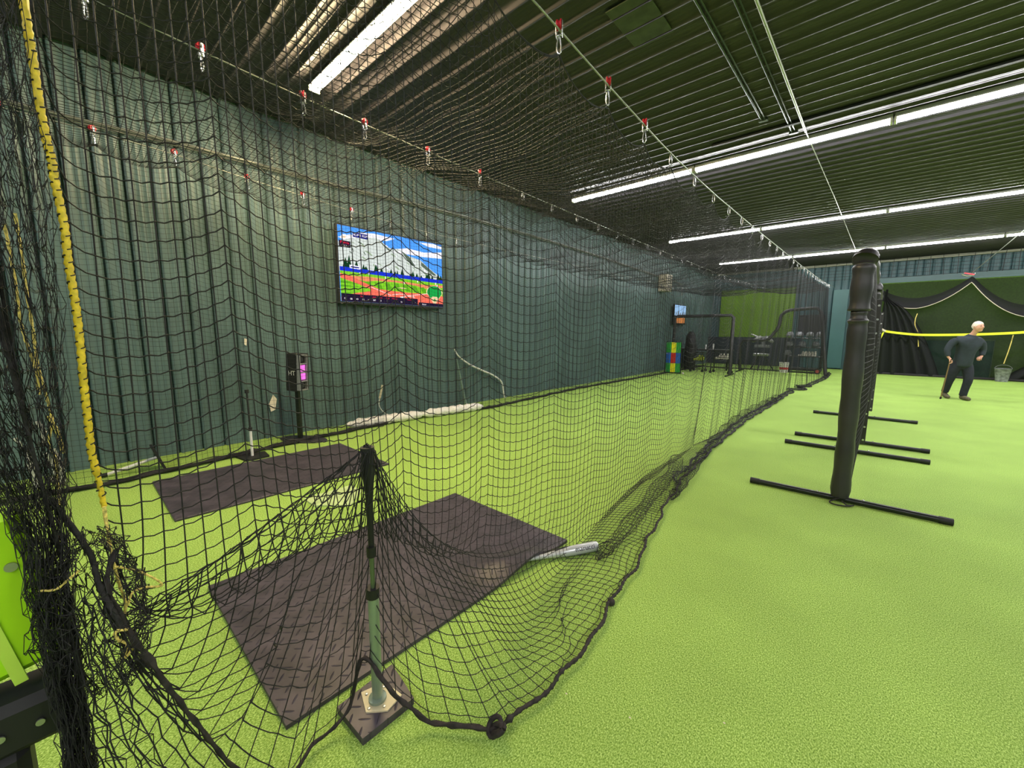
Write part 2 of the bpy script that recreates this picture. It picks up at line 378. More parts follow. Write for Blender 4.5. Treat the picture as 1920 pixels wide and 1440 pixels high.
def make_pulley():
    t = thing('pulley_clip', '', 'pulley')
    mb = MB()
    rot = Matrix.Rotation(math.radians(90), 3, 'Y')
    mb.lathe([(.012, -.014), (.026, -.014), (.026, -.007), (.019, -.003), (.019, .003), (.026, .007), (.026, .014), (.012, .014)], 18, (0, 0, .024), rot)
    mb.build('pulley_wheel', M_red, t, smooth=True)
    mb = MB()
    for s in (-1, 1): mb.box((s * .017, 0, .002), (.004, .022, .085), bev=.002)
    mb.cyl((-.02, 0, .024), (.02, 0, .024), .006, 8); mb.cyl((-.02, 0, -.03), (.02, 0, -.03), .005, 8)
    mb.build('pulley_housing', M_chrome, t, smooth=True)
    mb = MB(); carabiner(mb, -.03, -.125, .015); mb.build('carabiner', M_chrome, t, smooth=True)
    return t
def make_clip():
    mb = MB(); carabiner(mb, .008, -.095, .017, .0045); return mb.build('carabiner', M_chrome, smooth=True)
pul = make_pulley(); clp = make_clip(); fp = fc = True
DROP = .115
for k in range(3):
    nr = 0; ni = 0
    for y in CLIP[k]:
        loc = (XC[k], y, float(ZF[k](y)))
        if nr < NRED[k]:
            lab = 'red pulley with silver carabiner, %s from the camera end of the %s cable' % (ORD[nr], CN[k]); nr += 1
            o = pul if fp else dup(pul); fp = False; cat = 'pulley'; g = 'red pulleys on the net cables'
        else:
            lab = 'silver carabiner, %s beyond the red pulleys on the %s cable' % (ORD[ni], CN[k]); ni += 1
            o = clp if fc else dup(clp); fc = False; cat = 'carabiner'; g = 'plain carabiners on the net cables'
        o.location = loc; o.rotation_euler = (0, 0, .5 + rng.uniform(-.3, .3)); tag(o, lab, cat, g)
def scallop(k, y, depth=.10):
    """drop of the net's edge below its hanging line, zero at each clip"""
    c = np.array(CLIP[k]); y = np.asarray(y, float); i = np.clip(np.searchsorted(c, y) - 1, 0, len(c) - 2)
    t = np.clip((y - c[i]) / (c[i + 1] - c[i]), 0, 1); return depth * (4 * t * (1 - t)) ** .8 * np.clip((c[i + 1] - c[i]) / .58, .5, 1.3)
def drop(k, y):
    c = np.array(CLIP[k][:NRED[k]]); return np.where(np.asarray(y) < c[-1] + .2, .125, .095)
def edge(k, y, depth=.10): return ZF[k](y) - drop(k, y) - scallop(k, y, depth)

# ------------------------------------------------------------------ netting
def net_mesh(name, P, m, parent=None, r=.0013, near=None, sag=.004, knots=None, skip=None):
    """P: (nu, nv, 3) knots; every mesh bar becomes a thin 3- or 4-sided tube; horizontal bars droop a little"""
    nu, nv, _ = P.shape; idx = np.arange(nu * nv).reshape(nu, nv); Q = P.reshape(-1, 3)
    ev = np.stack([idx[:, :-1].ravel(), idx[:, 1:].ravel()], 1); eh = np.stack([idx[:-1, :].ravel(), idx[1:, :].ravel()], 1)
    A = [Q[ev[:, 0]]]; B = [Q[ev[:, 1]]]
    if sag > 0:
        a = Q[eh[:, 0]]; b = Q[eh[:, 1]]; mid = (a + b) / 2; L = np.linalg.norm(b - a, axis=1, keepdims=True)
        hz = np.sqrt(np.clip(1 - ((b - a)[:, 2:3] / np.maximum(L, 1e-6)) ** 2, 0, 1)); mid = mid - np.array([0, 0, 1.]) * sag * hz
        A += [a, mid]; B += [mid, b]
    else: A.append(Q[eh[:, 0]]); B.append(Q[eh[:, 1]])
    A = np.concatenate(A); B = np.concatenate(B)
    D = B - A; L = np.linalg.norm(D, axis=1, keepdims=True); ok = L[:, 0] > 1e-5; A, B, D, L = A[ok], B[ok], D[ok], L[ok]; D = D / L
    ref = np.where(np.abs(D[:, 2:3]) > .8, np.array([[1., 0, 0]]), np.array([[0, 0, 1.]]))
    U = np.cross(D, ref); U /= np.linalg.norm(U, axis=1, keepdims=True); W = np.cross(D, U)
    n = near or 3; V = []; E = len(A)
    for base in (A, B):
        for k in range(n):
            th = 2 * math.pi * k / n; V.append(base + (U * math.cos(th) + W * math.sin(th)) * r)
    V = np.stack(V, 1).reshape(-1, 3); o = (np.arange(E) * 2 * n)[:, None]
    F = np.concatenate([o + np.array([k, (k + 1) % n, n + (k + 1) % n, n + k]) for k in range(n)])
    if knots is not None:
        K = Q[knots.ravel()]; kr = r * 2.1; off = np.array([[1, 0, 0], [-1, 0, 0], [0, 1, 0], [0, -1, 0], [0, 0, 1], [0, 0, -1]]) * kr
        b0 = len(V); KV = (K[:, None, :] + off[None]).reshape(-1, 3)
        tri = np.array([[0, 2, 4, 4], [2, 1, 4, 4], [1, 3, 4, 4], [3, 0, 4, 4], [2, 0, 5, 5], [1, 2, 5, 5], [3, 1, 5, 5], [0, 3, 5, 5]])
        tri4 = np.array([[0, 2, 4, 3], [1, 2, 4, 3], [0, 2, 5, 3], [1, 2, 5, 3]])
        V = np.concatenate([V, KV]); F = np.concatenate([F, (b0 + (np.arange(len(K)) * 6)[:, None, None] + tri4[None]).reshape(-1, 4)])
    return np_mesh(name, V, F, m, parent)

# --- the side net by the aisle: the near part is relaxed as hanging twine
S = .05; NV = 70
def path(y): return interp(y, [.93, 1.22, 1.71, 2.4, 3.2, 4.06, 5.5, 7.57, 9.5, 12, 12.8, 14, 16.5, 18.6], [-.92, -.86, -.92, -1.03, -1.2, -1.34, -1.45, -1.53, -1.5, -1.5, -1.42, -1.3, -1.15, -1.2])
NA = 27
ytop = np.concatenate([np.linspace(.02, .95, NA), np.arange(.95 + .0475, YEND, .0475)]); NU = len(ytop)
rp = np.array([(-1.40, 0.0, .92), (-1.34, .03, .74), (-1.29, .11, .50), (-1.29, .21, .20), (-1.26, .33, .03), (-1.36, .46, .012), (-1.35, .58, .03), (-1.36, .655, .25), (-1.24, .70, .12), (-1.12, .78, .015), (-.92, .93, .012)])
al = np.concatenate([[0], np.cumsum(np.linalg.norm(np.diff(rp, axis=0), axis=1))])
kk = np.linspace(0, al[-1], NA); rope_near = np.stack([np.interp(kk, al, rp[:, q]) for q in range(3)], 1)
ybot = np.concatenate([rope_near[:, 1], ytop[NA:]])
rope = np.stack([np.concatenate([rope_near[:, 0], path(ytop[NA:])]), ybot, np.concatenate([rope_near[:, 2], np.full(NU - NA, .012)])], 1)
rope[NA:, 0] += .012 * np.sin(ytop[NA:] * 9) + .008 * np.sin(ytop[NA:] * 23)
# crumpled stretch of the rope far down the aisle
wob = np.exp(-((ytop[NA:] - 12.9) / .9) ** 2); rope[NA:, 0] += wob * .14 * np.sin(ytop[NA:] * 7.0)
def side_shape():
    P = np.zeros((NU, NV + 1, 3)); zt = edge(0, ytop)
    for i in range(NU):
        x0, y0, z0 = XC[0], ytop[i], zt[i]; bx, by, bz = rope[i]
        Lt = NV * S; fl = float(np.interp(y0, [3.5, 6.5], [.42, .10])) if i >= NA else 0                       # what is left over lies on the turf
        for j in range(NV + 1):
            d = j * S; t = j / NV
            sc_ = float(scallop(0, y0, .05)) * (1 - t)
            if d < z0 - .02:
                s = d / z0; foot = bx - fl
                x = x0 + (foot - x0) * s ** 1.5; z = z0 - d + float(np.interp(y0, [5.5, 7], [0, .035])) * math.cos(2 * math.pi * y0 / .58) * min(1, (1 - s) * 4); y = y0 + (by - y0) * s
            else:
                s = (d - z0 + .02) / max(.01, Lt - z0 + .02); foot = bx - fl
                x = foot + (bx - foot) * s; z = .012 + .05 * math.sin(s * math.pi) + bz * s; y = by
            ff = np.interp(y0, [3.5, 6], [1, .05]); fold = ff * (.028 * math.sin(y0 * 2 * math.pi / .58 + .6) * min(1, t * 2) + .02 * math.sin(y0 * 4.1 + 1) * t)
            P[i, j] = (x + fold * (1 if j < NV else 0), y, z)
    return P
P = side_shape()
NS = 118                                                             # columns that are relaxed
def relax(P, steps=260, sub=7):
    P = P[:NS + 1].copy(); nu, nv, _ = P.shape; pin = np.zeros((nu, nv), bool); pin[:, 0] = True; pin[-1, :] = True; pin[:, -1] = True
    target = P.copy(); tgt = rope[:nu].copy(); start = P[:, -1].copy()
    # edge laced to the yellow rope
    yl = np.array([(.02, 3.2), (.02, 2.2), (.02, 1.56), (.025, 1.17), (.03, .86)])
    for j in range(nv - 1):
        z = max(.90, P[0, 0, 2] - j * S * .985)
        if z <= .91: break
        P[0, j] = (-1.45, np.interp(z, yl[::-1, 1], yl[::-1, 0]), z); pin[0, j] = True
    jl = j
    for j in range(jl, nv):
        t = (j - jl) / max(1, nv - 1 - jl); P[0, j] = (-1.45 + .05 * t, .02 + .02 * math.sin(t * 20), .92 - .25 * math.sin(t * math.pi)); pin[0, j] = True
    # draped over the batting tee
    TX, TY, TZ = -1.275, .665, 1.085; ic = int(np.argmin(np.abs(ytop - .60))); jc = 55
    for a in range(-4, 5):
        for b in range(-2, 3):
            if abs(a) + abs(b) > 5: continue
            P[ic + a, jc + b] = (TX + .011 * b, TY + .006 * a, TZ + .012 - .006 * (abs(a) + abs(b))); pin[ic + a, jc + b] = True
    hang = np.where(pin, 0., 1.)[..., None]
    rh = np.full((nu - 1, nv), S); cut = np.arange(nu - 1) < NA + 4
    for j in range(nv): rh[cut, j] = S * (1 + .75 * max(0, (j - nv + 16) / 15.0))
    rv = np.full((nu, nv - 1), S)
    V = np.zeros_like(P); prev = P.copy()
    for st in range(steps):
        vel = (P - prev) * .965; prev = P.copy(); P = P + (vel + np.array([0, 0, -.00035])) * hang
        for _ in range(sub):
            for ax, rest in ((1, rv), (0, rh)):
                for par in (0, 1):
                    if ax == 1: a = P[:, par:nv - 1:2]; b = P[:, par + 1:nv:2]; wa = hang[:, par:nv - 1:2]; wb = hang[:, par + 1:nv:2]; r_ = rest[:, par::2]
                    else: a = P[par:nu - 1:2]; b = P[par + 1:nu:2]; wa = hang[par:nu - 1:2]; wb = hang[par + 1:nu:2]; r_ = rest[par::2]
                    d = b - a; L = np.linalg.norm(d, axis=2, keepdims=True) + 1e-9; ws = wa + wb; ws[ws == 0] = 1
                    c = np.maximum(0, L - r_[..., None]) / L / ws
                    c = c - .06 * np.maximum(0, r_[..., None] * .45 - L) / L / ws
                    a += d * c * wa; b -= d * c * wb
        # turf, tee
        low = P[..., 2] < .012; P[..., 2] = np.maximum(P[..., 2], .012); prev[low] = prev[low] * .3 + P[low] * .7
        q = P[..., :2] - np.array([TX, TY]); rr = np.linalg.norm(q, axis=2); ins = (rr < .03) & (P[..., 2] < TZ) & (hang[..., 0] > 0)
        if ins.any(): P[ins, :2] = np.array([TX, TY]) + q[ins] / np.maximum(rr[ins, None], 1e-4) * .03
    return P
Pn = relax(P); P[:NS + 1] = Pn
nearcol = 90
t = thing('side_net', 'black knotted net hanging between the aisle and the batting mats, nearest the camera', 'net', (0, 0, 0))
knots = np.arange((nearcol + 1) * (NV + 1)).reshape(nearcol + 1, NV + 1)
net_mesh('netting', P[:nearcol + 1], M_net, t, r=.0018, near=4, sag=.0055, knots=knots)['label'] = 'nearest stretch of netting, draped over the tee'
net_mesh('netting', P[nearcol:], M_net, t, r=.0016, sag=.004)['label'] = 'far stretch of netting down the aisle'
mb = MB(); e = P[:, -1]; rpts = [Vector(p) for p in e]; dense = spline(rpts[:NA + 80], 4)
rad = [.0080 + .0022 * math.sin(i * 1.7) * (rng.random() > .3) + (.004 if rng.random() > .93 else 0) for i in range(len(dense))]
rad = [r_ * (.72 if i < 70 else 1) for i, r_ in enumerate(rad)]
mb.tube([p + Vector((0, 0, .004)) for p in dense], rad, 9, twist=260, lobes=3, amp=.22)
kp = Vector((-.92, .93, .02))                                          # the fat knot at the corner
for q in range(3): mb.tube([kp + Vector((.024 * math.cos(a) + .01 * q, .024 * math.sin(a) * math.cos(q * 1.2), .02 + .02 * math.sin(a + q))) for a in np.linspace(0, 6.2, 14)], .009, 8)
kp = Vector((-.955, 1.87, .02)); mb.ball(kp, .022, 8, 6)
mb.build('bottom_rope', M_ropeO, t, smooth=True)
mb = MB(); mb.tube(rpts[NA + 79:], [.012 + .006 * (rng.random() > .6) for _ in rpts[NA + 79:]], 6); mb.build('bottom_rope', M_rope, t, smooth=True)
mb = MB(); mb.tube([Vector(p) for p in P[:, 0]], .0045, 6); mb.build('top_rope', M_rope, t, smooth=True)
# net bundled along the lower rope far down the aisle
mb = MB()
for s in range(5):
    off = rng.uniform(-.06, .06, (len(rpts) - NA - 60, 2)); pts = [rpts[NA + 60 + i] + Vector((off[i, 0] * .6 - .05, 0, abs(off[i, 1]) * .9 + .005)) for i in range(0, len(off), 2)]
    mb.tube(pts, .0045, 5)
mb.build('bunched_netting', M_net, t, smooth=True)

# slack netting rolled over itself where the side net meets the turf
def net_roll(pxs, rad0, rad1, n):
    c = spline([at(a, b, z=.03) for a, b in pxs], n); K = len(c); J = 13; G = np.zeros((K, J, 3))
    for i, p in enumerate(c):
        r_ = (rad0 + (rad1 - rad0) * i / K) * (1 + .25 * math.sin(i * .55)) * min(1, .3 + i / 6)
        for j in range(J):
            a_ = 2 * math.pi * j / (J - 1) + i * .05; G[i, j] = (p.x + r_ * 1.25 * math.cos(a_) + rng.normal(0, .004), p.y + rng.normal(0, .006), .014 + max(0, r_ * .8 * (1 + math.sin(a_))) + abs(rng.normal(0, .003)))
    net_mesh('rolled_netting', G, M_net, t, r=.0015, sag=.004)
net_roll([(1120, 1046), (1150, 1020), (1190, 975), (1228, 925), (1258, 890), (1270, 862)], .035, .05, 8)
net_roll([(1258, 935), (1290, 895), (1330, 838), (1370, 796), (1405, 772), (1440, 757), (1458, 748)], .03, .06, 22)

# --- the roof net, slung from the three cables
yy = np.arange(-.6, YEND, .05); xx = np.concatenate([np.linspace(XC[0], XC[1], 41), np.linspace(XC[1], XC[2], 43)[1:]])
R_ = np.zeros((len(yy), len(xx), 3))
for j, x in enumerate(xx):
    k = 0 if x > XC[1] else 1; s = (XC[k] - x) / (XC[k] - XC[k + 1])
    za = edge(k, yy, .10 if k == 0 else .09); zb = edge(k + 1, yy, .09)
    # scallops fade away from the cable, the middle hangs lower
    sa = scallop(k, yy, .10) * (1 - np.exp(-s * 7)); sb = scallop(k + 1, yy, .09) * (1 - np.exp(-(1 - s) * 7))
    z = (za + sa * .8) * (1 - s) + (zb + sb * .8) * s - (.16 if k == 0 else .13) * (4 * s * (1 - s)) ** .75
    z = z + .012 * np.sin(yy * 5.1 + x * 3) + .01 * np.sin(x * 9 + yy * 2)
    R_[:, j] = np.stack([np.full(len(yy), x) + .02 * np.sin(yy * 3 + x), yy, z], 1)
R_[:, 0, 0] = XC[0]
t = thing('roof_net', 'black net slung flat overhead from the three steel cables', 'net')
net_mesh('netting', R_, M_net, t, r=.0021, sag=0)
# --- the net along the green wall
yl_ = np.arange(-.6, YEND, .05); Wn = np.zeros((len(yl_), 63, 3)); zt = edge(2, yl_, .09)
bxl = interp(yl_, [-.6, .3, .8, 2, 4.1, 5.3, 9, 13, 18], [-5.4, -5.33, -5.42, -5.6, -5.75, -5.45, -5.7, -5.6, -5.6])
for j in range(63):
    s = j / 62; fold = (.05 * np.sin(yl_ * 2 * math.pi / .6) + .03 * np.sin(yl_ * 5.3 + 2)) * min(1, s * 2.5)
    Wn[:, j] = np.stack([XC[2] + (bxl - XC[2]) * s ** 1.4 + fold * (1 - .7 * s), yl_, zt * (1 - s) + .015], 1)
t = thing('backing_net', 'black net hanging just in front of the ribbed dark green wall', 'net')
net_mesh('netting', Wn, M_net, t, r=.0014, sag=0)
mb = MB(); b_ = [Vector(p) + Vector((.01, 0, .012)) for p in Wn[::2, -1]]
mb.tube(b_, [.016 + .01 * rng.random() for _ in b_], 6)
for s in range(4): mb.tube([p + Vector((rng.uniform(-.05, .06), 0, rng.uniform(0, .03))) for p in b_], .005, 5)
mb.build('bottom_rope', M_rope, t, smooth=True)
# --- end net at the far end of the cage
xe = np.arange(XC[2], XC[0] + .01, .06); E_ = np.zeros((len(xe), 52, 3))
zte = np.interp(xe, [XC[2], XC[1], XC[0]], [float(zl(YEND)), float(zm(YEND)), float(zr(YEND))]) - .12 - .18 * np.abs(np.sin((xe - XC[0]) / 2 * math.pi))
for j in range(52):
    s = j / 51; E_[:, j] = np.stack([xe, YEND - .25 * s + .05 * np.sin(xe * 6) * s, zte * (1 - s) + .01], 1)
t = thing('end_net', 'black net closing the far end of the batting cage', 'net'); net_mesh('netting', E_, M_net, t, r=.0017, sag=0)
mb = MB(); mb.tube([Vector(p) + Vector((0, 0, .015)) for p in E_[::2, -1]], .02, 6); mb.build('bottom_rope', M_rope, t, smooth=True)

# --- gathered end of the net at the camera's left
def bundle():
    t = thing('gathered_net', 'thick gathered bundle of black net hanging at the left edge, laced with yellow rope', 'net')
    K = 120; J = 66; G = np.zeros((K, J, 3))
    for k in range(K):
        ph = rng.uniform(-.4, .4)
        for j in range(J):
            z = 3.05 - j * .046; s = k / (K - 1)
            wd = np.interp(z, [0, .5, 1.0, 1.5, 3], [.05, .045, .075, .26, .36]); yc = np.interp(z, [0, .45, .9, 1.5, 3], [-.05, -.05, -.045, .0, .02])
            y = yc - wd * s; x = -1.47 + .05 * math.sin(k * 1.9 + ph) + np.interp(z, [0, .5, 1, 3], [.16, .1, .03, 0]) + .018 * math.sin(z * 11 + k * .3)
            G[k, j] = (x + rng.normal(0, .006), y + rng.normal(0, .006), z + rng.normal(0, .006))
    net_mesh('netting', G, M_net, t, r=.0008, near=3, sag=.006)
    # a ragged heap where the bundle is tied up at knee height
    K = 44; J = 18; G = np.zeros((K, J, 3))
    for k in range(K):
        for j in range(J):
            a = k / (K - 1) * 5.5; rr = .035 + .09 * math.sin(j / (J - 1) * math.pi) * (1 + .3 * math.sin(a * 3))
            G[k, j] = (-1.39 + rr * math.cos(a) + rng.normal(0, .01), .0 + rr * .75 * math.sin(a) + rng.normal(0, .01), .98 - j * .024 + rng.normal(0, .01))
    net_mesh('netting', G, M_net, t, r=.0009, near=3, sag=.008)
    # loose net between the rope and the bundle
    K = 21; J = 10; G = np.zeros((K, J, 3)); kr = np.linspace(.02, 1.0, K)
    for k in range(K):
        a = np.array([np.interp(kr[k], np.linspace(0, 1, 5), q) for q in zip((-1.39, .0, .90), (-1.33, .03, .72), (-1.285, .11, .49), (-1.28, .21, .20), (-1.25, .33, .03))])
        b = np.array([-1.37 + .12 * kr[k], -.065 + .03 * kr[k], .80 - .78 * kr[k]])
        for j in range(J):
            q = j / (J - 1); p = a + (b - a) * q; p = p + np.array([.03 * math.sin(q * math.pi) + rng.normal(0, .004), rng.normal(0, .005), -.05 * math.sin(q * math.pi) * kr[k] + rng.normal(0, .006)]); p[2] = max(p[2], .012); G[k, j] = p
    net_mesh('netting', G, M_net, t, r=.0016, near=4, sag=.006)
    G2 = G[:, 3:].copy() + rng.normal(0, .010, G[:, 3:].shape) + np.array([-.03, -.012, .01]); G2[..., 2] = np.maximum(G2[..., 2], .012); net_mesh('netting', G2, M_net, t, r=.0012, near=3, sag=.008)
    # dark rope wound through it
    mb = MB(); pts = spline([(-1.44, -.06, 1.08), (-1.40, -.01, .94), (-1.37, .0, .86), (-1.34, .02, .78), (-1.335, .03, .74)], 8)
    mb.tube(pts, .006, 9, twist=260, lobes=3, amp=.22)
    for s in range(3): mb.tube(spline([(-1.47 + .03 * s, -.1 - .03 * s, 2.9), (-1.48, -.09 - .02 * s, 2.0), (-1.45 + .02 * s, -.08, 1.3), (-1.4, -.05, .8), (-1.33, -.06, .3), (-1.3, -.06, .02)], 6), .0035, 6)
    mb.build('dark_rope', M_rope, t, smooth=True)
    # the bright yellow rope
    mb = MB(); px = [(45, 0), (60, 100), (75, 200), (88, 265), (97, 300), (103, 340), (120, 420), (128, 490), (140, 560), (150, 640), (157, 720), (165, 790), (172, 850), (186, 905), (195, 950)]
    pts = [(-1.44, .015, 3.0), (-1.44, .015, 2.6)] + [tuple(at(a, b, x=-1.43)) for a, b in px]
    pts = spline(pts, 14); mb.tube(pts, [.0072 if p[2] > 1.12 else .0055 for p in pts], 9, twist=330, lobes=3, amp=.2)
    mb.build('yellow_rope', M_yel, t, smooth=True)
    mb = MB()                                                     # black lashing around the yellow rope
    for i in range(30, len(pts) - 6, 5):
        p = pts[i]; mb.tube([p + Vector((.0085 * math.cos(a), .0085 * math.sin(a), .003 * a - .01)) for a in np.linspace(0, 5.8, 9)], .0016, 4)
    mb.build('lashing', M_net, t, smooth=True)['kind'] = 'stuff'
    mb = MB()
    def y(pxs, x, r=.0024): mb.tube(spline([tuple(at(a, b, x=x)) for a, b in pxs], 8), r, 7, twist=500, lobes=2, amp=.25)
    y([(195, 950), (204, 1010), (214, 1060), (222, 1090), (235, 1130), (232, 1160)], -1.42, .0035)
    y([(72, 1108), (105, 1105), (130, 1085), (148, 1070)], -1.36); y([(215, 1062), (255, 1070), (290, 1085), (303, 1098), (270, 1102), (248, 1112), (240, 1135)], -1.38, .0026)
    y([(240, 1180), (216, 1185), (222, 1200), (238, 1208), (232, 1235), (250, 1215)], -1.33, .0032)
    y([(8, 420), (20, 480), (30, 540), (38, 600), (52, 650), (66, 690), (74, 740)], -1.62, .003); y([(28, 400), (40, 470), (52, 560), (62, 620), (70, 680), (80, 720), (92, 760), (98, 790), (92, 830), (106, 870), (112, 960)], -1.62, .003)
    y([(90, 780), (108, 810), (118, 850)], -1.6, .004)
    mb.build('yellow_twine', M_yeld, t, smooth=True)
    mb = MB()
    for (a, b, c, d) in ((28, 822, 62, 880), (50, 870, 70, 915), (70, 790, 82, 830), (85, 850, 105, 890), (100, 842, 118, 905), (95, 895, 110, 920)):
        p, q = at(a, b, x=-1.66), at(c, d, x=-1.66); mb.tube([p, (p + q) / 2 + Vector((0, .006, 0)), q], .005, 6, twist=300, lobes=2, amp=.3)
    mb.build('white_cord', mat('frayed white cord', srgb(200, 195, 185), .7, noise=(90, .5)), t, smooth=True)
bundle()

# ------------------------------------------------------------------ lime green folded pad at the left edge
t = thing('lime_pad', 'bright lime green vinyl pad with grommets on a black base at the left edge', 'pad', (-1.62, -.30, 0))
A0 = at(85, 1325, x=-1.42); 
tilt = Matrix.Rotation(math.radians(10), 3, 'X')
mb = MB(); mb.box((0, -.235, .825), (.08, .5, .40), tilt, bev=.02); pad = mb.build('pad_cover', M_lime, t)
mb = MB(); mb.box((.042, -.085, .825), (.006, .022, .38), tilt); mb.build('cover_flap', mat('pale lime lining', srgb(200, 236, 90), .5), t)
for y_, z in ((-.005, .735), (-.04, .93)):
    mb = MB(); mb.lathe([(.006, 0), (.011, 0), (.011, .004), (.006, .004)], 16, (.041, y_, z), Matrix.Rotation(math.radians(90), 3, 'Y')); mb.build('grommet', M_steel, t, smooth=True)
mb = MB(); mb.box((.02, -.29, .55), (.14, .62, .13), bev=.02); mb.box((.02, -.33, .25), (.12, .55, .48), bev=.02); mb.build('base', M_rub, t)
for y in (-.09, -.03):
    mb = MB(); mb.lathe([(.001, .004), (.008, .004), (.008, 0)][::-1], 12, (.093, y, .55), Matrix.Rotation(math.radians(90), 3, 'Y')); mb.build('bolt', M_steel, t, smooth=True)
t.location = (-1.50, -.095, 0)

# ------------------------------------------------------------------ batting mats and plate
def mat_slab(x0, y0, x1, y1, label):
    cx, cy = (x0 + x1) / 2, (y0 + y1) / 2; mb = MB(); mb.box((0, 0, .009), (x1 - x0, y1 - y0, .018), bev=.005)
    o = mb.build('rubber_mat', M_matr); o.location = (cx, cy, 0); return tag(o, label, 'mat', 'batting mats')
def draped_mat(x0, y0, x1, y1, A, B, label):
    cx, cy = (x0 + x1) / 2, (y0 + y1) / 2; nx, ny = 50, 74; A = np.array(A[:2]); B = np.array(B[:2]); d = B - A; L2 = d @ d
    def lift(x, y):
        p = np.array([x, y]); t = min(1, max(0, (p - A) @ d / L2)); q = A + d * t; return .052 * math.exp(-(np.linalg.norm(p - q) / .13) ** 2) * min(1, t * 2.2 + .85)
    V = []; F = []
    for k, zz in enumerate((.018, .0)):
        for i in range(nx + 1):
            for j in range(ny + 1):
                x = x0 + (x1 - x0) * i / nx; y = y0 + (y1 - y0) * j / ny; V.append((x - cx, y - cy, zz + lift(x, y)))
    id_ = lambda k, i, j: k * (nx + 1) * (ny + 1) + i * (ny + 1) + j
    for i in range(nx):
        for j in range(ny): F.append((id_(0, i, j), id_(0, i + 1, j), id_(0, i + 1, j + 1), id_(0, i, j + 1))); F.append((id_(1, i, j), id_(1, i, j + 1), id_(1, i + 1, j + 1), id_(1, i + 1, j)))
    for i in range(nx): F.append((id_(0, i, 0), id_(1, i, 0), id_(1, i + 1, 0), id_(0, i + 1, 0))); F.append((id_(0, i, ny), id_(0, i + 1, ny), id_(1, i + 1, ny), id_(1, i, ny)))
    for j in range(ny): F.append((id_(0, 0, j), id_(0, 0, j + 1), id_(1, 0, j + 1), id_(1, 0, j))); F.append((id_(0, nx, j), id_(1, nx, j), id_(1, nx, j + 1), id_(0, nx, j + 1)))
    mb = MB(); mb.add(V, F); o = mb.build('rubber_mat', M_matr, smooth=True); o.location = (cx, cy, 0); return tag(o, label, 'mat', 'batting mats')
BATB = at(1121, 1023, z=.034); BATM = at(1000, 1048, z=.028); BATA = BATB + (BATM - BATB) * 1.5; BATA.z = .030
draped_mat(-2.74, .42, -1.51, 2.26, BATA, BATM, 'dark treaded rubber mat nearest the camera, beside the batting tee')
mat_slab(-5.12, .44, -3.92, 2.30, 'dark rubber mat by the green wall, the farther of the two')
mb = MB(); pc = (-3.42, 1.50); mb.prism([(-.215, -.215, 0), (.0, -.215, 0), (.215, 0, 0), (0, .215, 0), (-.215, .215, 0)], (0, 0, .012))
o = mb.build('home_plate', mat('scuffed white rubber', srgb(176, 196, 138), .6, noise=(10, .15))); o.location = (pc[0], pc[1], .0); tag(o, 'scuffed white home plate on the turf between the two mats', 'home plate')

# ------------------------------------------------------------------ the batting tee under the net
t = thing('batting_tee', 'tall batting tee under the draped net, nearest the camera', 'batting tee', (-1.345, .70, 0), math.radians(0))
pts = [at(632, 1325, z=.03), at(735, 1245, z=.03), at(776, 1308, z=.03), at(680, 1385, z=.03)]; pts = [Vector((p.x + 1.345, p.y - .70, 0)) for p in pts]
mb = MB(); mb.prism([(p.x, p.y, .0) for p in pts], (0, 0, .03)); mb.build('base_block', M_matr, t)
mb = MB(); mb.prism([(-.075, -.03, .03), (-.05, .06, .03), (.055, .075, .03), (.075, -.0, .03), (.02, -.06, .03)], (0, 0, .006)); mb.build('home_plate_top', mat('pale plate', srgb(206, 196, 160), .5, noise=(20, .1)), t)
for (a, b) in ((-.05, -.02), (.05, 0), (.035, .05), (-.03, .045), (.015, -.045)):
    mb = MB(); mb.lathe([(.006, 0), (.006, .004), (.001, .005)], 10, (a, b, .036)); mb.build('screw', M_steel, t, smooth=True)
mb = MB(); mb.cyl((0, 0, .036), (.035, -.018, .52), .020, 18); mb.lathe([(.034, .036), (.034, .046), (.024, .052)], 18); mb.build('lower_tube', mat('galvanised tube', srgb(150, 166, 150), .35, metal=.5), t, smooth=True)
mb = MB(); mb.cyl((.033, -.017, .48), (.048, -.024, .70), .0085, 12); mb.build('inner_tube', mat('olive tube', srgb(96, 112, 84), .35, metal=.4), t, smooth=True)
mb = MB(); mb.cyl((.047, -.024, .67), (.049, -.025, .71), .017, 14); mb.build('clamp_collar', M_rub, t, smooth=True); mb = MB(); mb.cyl((.033, -.018, .5), (.036, -.019, .54), .024, 14); mb.build('clamp_collar', M_rub, t, smooth=True)
mb = MB(); mb.tube([(.048, -.024, .70), (.06, -.03, .88), (.066, -.033, .95), (.069, -.035, 1.0), (.07, -.035, 1.05), (.07, -.035, 1.085)], [.0105, .012, .017, .024, .020, .024], 16); mb.build('rubber_cone', M_rub, t, smooth=True)

# ------------------------------------------------------------------ bats
def bat(name, a, b, m, label, scale=1):
    a, b = Vector(a), Vector(b); L = (b - a).length
    prof = [(0.001, 0), (.025, .002), (.026, .012), (.012, .025), (.0115, .30 * L), (.016, .45 * L), (.028, .62 * L), (.033, .75 * L), (.033, .97 * L), (.028, .99 * L), (.001, L)]
    rot = (b - a).to_track_quat('Z', 'Y').to_matrix(); t = thing(name, label, 'bat', a)
    mb = MB(); k = [p for p in prof if p[1] < .33 * L]; mb.lathe(k + [(.012, .33 * L)], 18, (0, 0, 0), rot); mb.build('grip', M_dgrey if m is M_chrome else m, t, smooth=True)
    mb = MB(); mb.lathe([(.012, .32 * L)] + [p for p in prof if p[1] > .35 * L], 20, (0, 0, 0), rot); mb.build('barrel', m, t, smooth=True)
    return t, rot, L
M_bat = mat('silver and white bat', srgb(205, 208, 210), .28, metal=.35)
